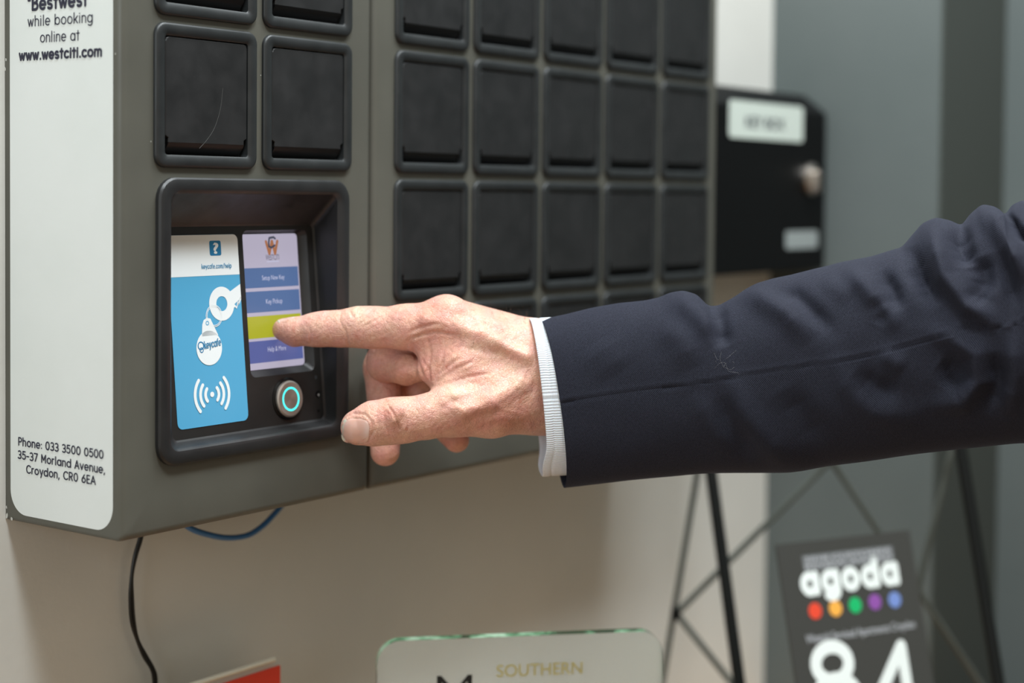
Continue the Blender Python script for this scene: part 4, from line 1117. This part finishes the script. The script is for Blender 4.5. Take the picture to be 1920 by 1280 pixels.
mf = Mat('navy_suit_wool', (38, 40, 52), .8, spec=.1)
mf.b.inputs['Sheen Weight'].default_value = .12; mf.b.inputs['Sheen Roughness'].default_value = .35
mf.b.inputs['Sheen Tint'].default_value = (*lin((150, 155, 180)), 1)
uvn = mf.node('ShaderNodeUVMap'); mpp = mf.node('ShaderNodeMapping'); mf.link(uvn.outputs[0], mpp.inputs[0])
mpp.inputs['Rotation'].default_value = (0, 0, .0)
def wave(m_, vec, scale, dirn, dist=0.0):
    q = m_.node('ShaderNodeTexWave'); q.bands_direction = dirn; q.inputs['Scale'].default_value = scale; q.inputs['Distortion'].default_value = dist
    q.inputs['Detail'].default_value = 1; m_.link(vec, q.inputs['Vector']); return q.outputs[1]
tw = wave(mf, mpp.outputs[0], .72, 'DIAGONAL', .4)
nn_ = mf.noise(1500, 2, .6)
mxw = mf.node('ShaderNodeMixRGB'); mxw.inputs[0].default_value = .55; mf.link(tw, mxw.inputs[1]); mf.link(nn_, mxw.inputs[2])
mf.bump(mxw.outputs[0], .4, .0001)
mf.link(mf.ramp(mxw.outputs[0], [(.3, lin((17, 17, 23))), (.7, lin((53, 55, 67)))]), mf.b.inputs['Base Color'])
sleeve = grid_obj('jacket_sleeve', ALL, mf.m, person, (400, 260))
# lint
lv = []
lm = flat('lint', (112, 110, 114), .8)
def on_sleeve(px, py):
    d = (VS[..., 0] - px) ** 2 + (VS[..., 1] - py) ** 2 + (cy_ < 0) * 1e6
    i = np.unravel_index(np.argmin(d), d.shape); return VS[i] + N_[i] * .8
lint = []
for st in ([(1338, 662), (1346, 672), (1350, 668), (1357, 680), (1362, 676), (1370, 672), (1380, 657)], [(1341, 676), (1349, 682), (1356, 678), (1362, 688), (1370, 692), (1378, 688)], [(1352, 660), (1351, 674), (1358, 690)], [(1374, 676), (1384, 690), (1385, 702)], [(1340, 690), (1346, 682), (1360, 684), (1366, 694), (1374, 698), (1386, 699)]):
    P = hw(np.array([on_sleeve(*p) for p in st]))
    P = [(p - [0, 0, H0]) / U for p in P]
    lint.append(tube(spline([p + rng.normal(0, .008, 3) * (0 < i_ < len(P) - 1) for i_, p in enumerate(P)], 4), .0006, 4))
mesh_obj('lint', *merge(*lint), lm, sleeve)['kind'] = 'stuff'

# shirt cuff
nc = 60
ct_ = np.array([(993, 597), (1100, 590)], float); cb_ = np.array([(1024, 893), (1120, 888)], float)
s_ = np.linspace(0, 1, nc)[:, None]
Tc = ct_[0] + (ct_[1] - ct_[0]) * s_; Bc = cb_[0] + (cb_[1] - cb_[0]) * s_
Mc = (Tc + Bc) / 2
CA, = [ph]
sy1, cy1 = np.sin(ph)[None], np.cos(ph)[None]
cx_ = Mc[:, :1] + (Tc - Mc)[:, :1] * sgn(sy1) * (sy1 > 0) - (Bc - Mc)[:, :1] * sgn(sy1) * (sy1 < 0)
cyy = Mc[:, 1:] + (Tc - Mc)[:, 1:] * sgn(sy1) * (sy1 > 0) - (Bc - Mc)[:, 1:] * sgn(sy1) * (sy1 < 0)
cx_ = cx_ + 10 * np.maximum(cy1, 0) - 6 * np.maximum(-cy1, 0)
# the front hangs in slightly towards the wrist near the bottom
cx_ = cx_ - 9 * np.exp(-((cyy - 878) / 26) ** 2) * (1 - s_)
cw_ = 42 + (97 - 7 * s_) * sgn(cy1) * (1 - .12 * np.exp(-((cyy - 600) / 40) ** 2)) + .16 * (cx_ - 1036)
CV = np.stack([cx_, cyy, cw_ + 0 * cx_], -1)
cc = np.stack([Mc[:, 0], Mc[:, 1], np.full(nc, 42.)], -1)[:, None]
# stitched hem
hem = np.exp(-((np.arange(nc)[:, None] - 9) / 1.3) ** 2) * 1.3 - .8 * np.exp(-((np.arange(nc)[:, None] - 3) / 4.0) ** 2)
v = CV - cc; CV = CV - v / np.linalg.norm(v, axis=-1, keepdims=True) * hem[..., None]
inn = []
for dx, rr in ((-1.0, 1.5), (0, 4), (6, 6), (40, 7), (100, 8)):
    r0 = CV[0] - (CV[0] - cc[0]) / np.linalg.norm(CV[0] - cc[0], axis=-1, keepdims=True) * rr; r0[:, 0] += dx; inn.append(r0)
mc = Mat('white_shirt_cotton', (222, 228, 236), .75, spec=.25)
uvc = mc.node('ShaderNodeUVMap')
wv = wave(mc, uvc.outputs[0], 1.0, 'Y', .15); wv2 = wave(mc, uvc.outputs[0], 1.0, 'X', .2)
mc.link(mc.ramp(wv, [(.1, lin((196, 202, 210))), (.55, lin((226, 231, 238)))]), mc.b.inputs['Base Color'])
mc.bump(wv, .8, .0003); mc.bump(wv2, .25, .00015); mc.b.inputs['Subsurface Weight'].default_value = .1; mc.b.inputs['Subsurface Scale'].default_value = .002
grid_obj('shirt_cuff', np.concatenate([np.stack(inn[::-1]), CV]), mc.m, person, (12, 62))
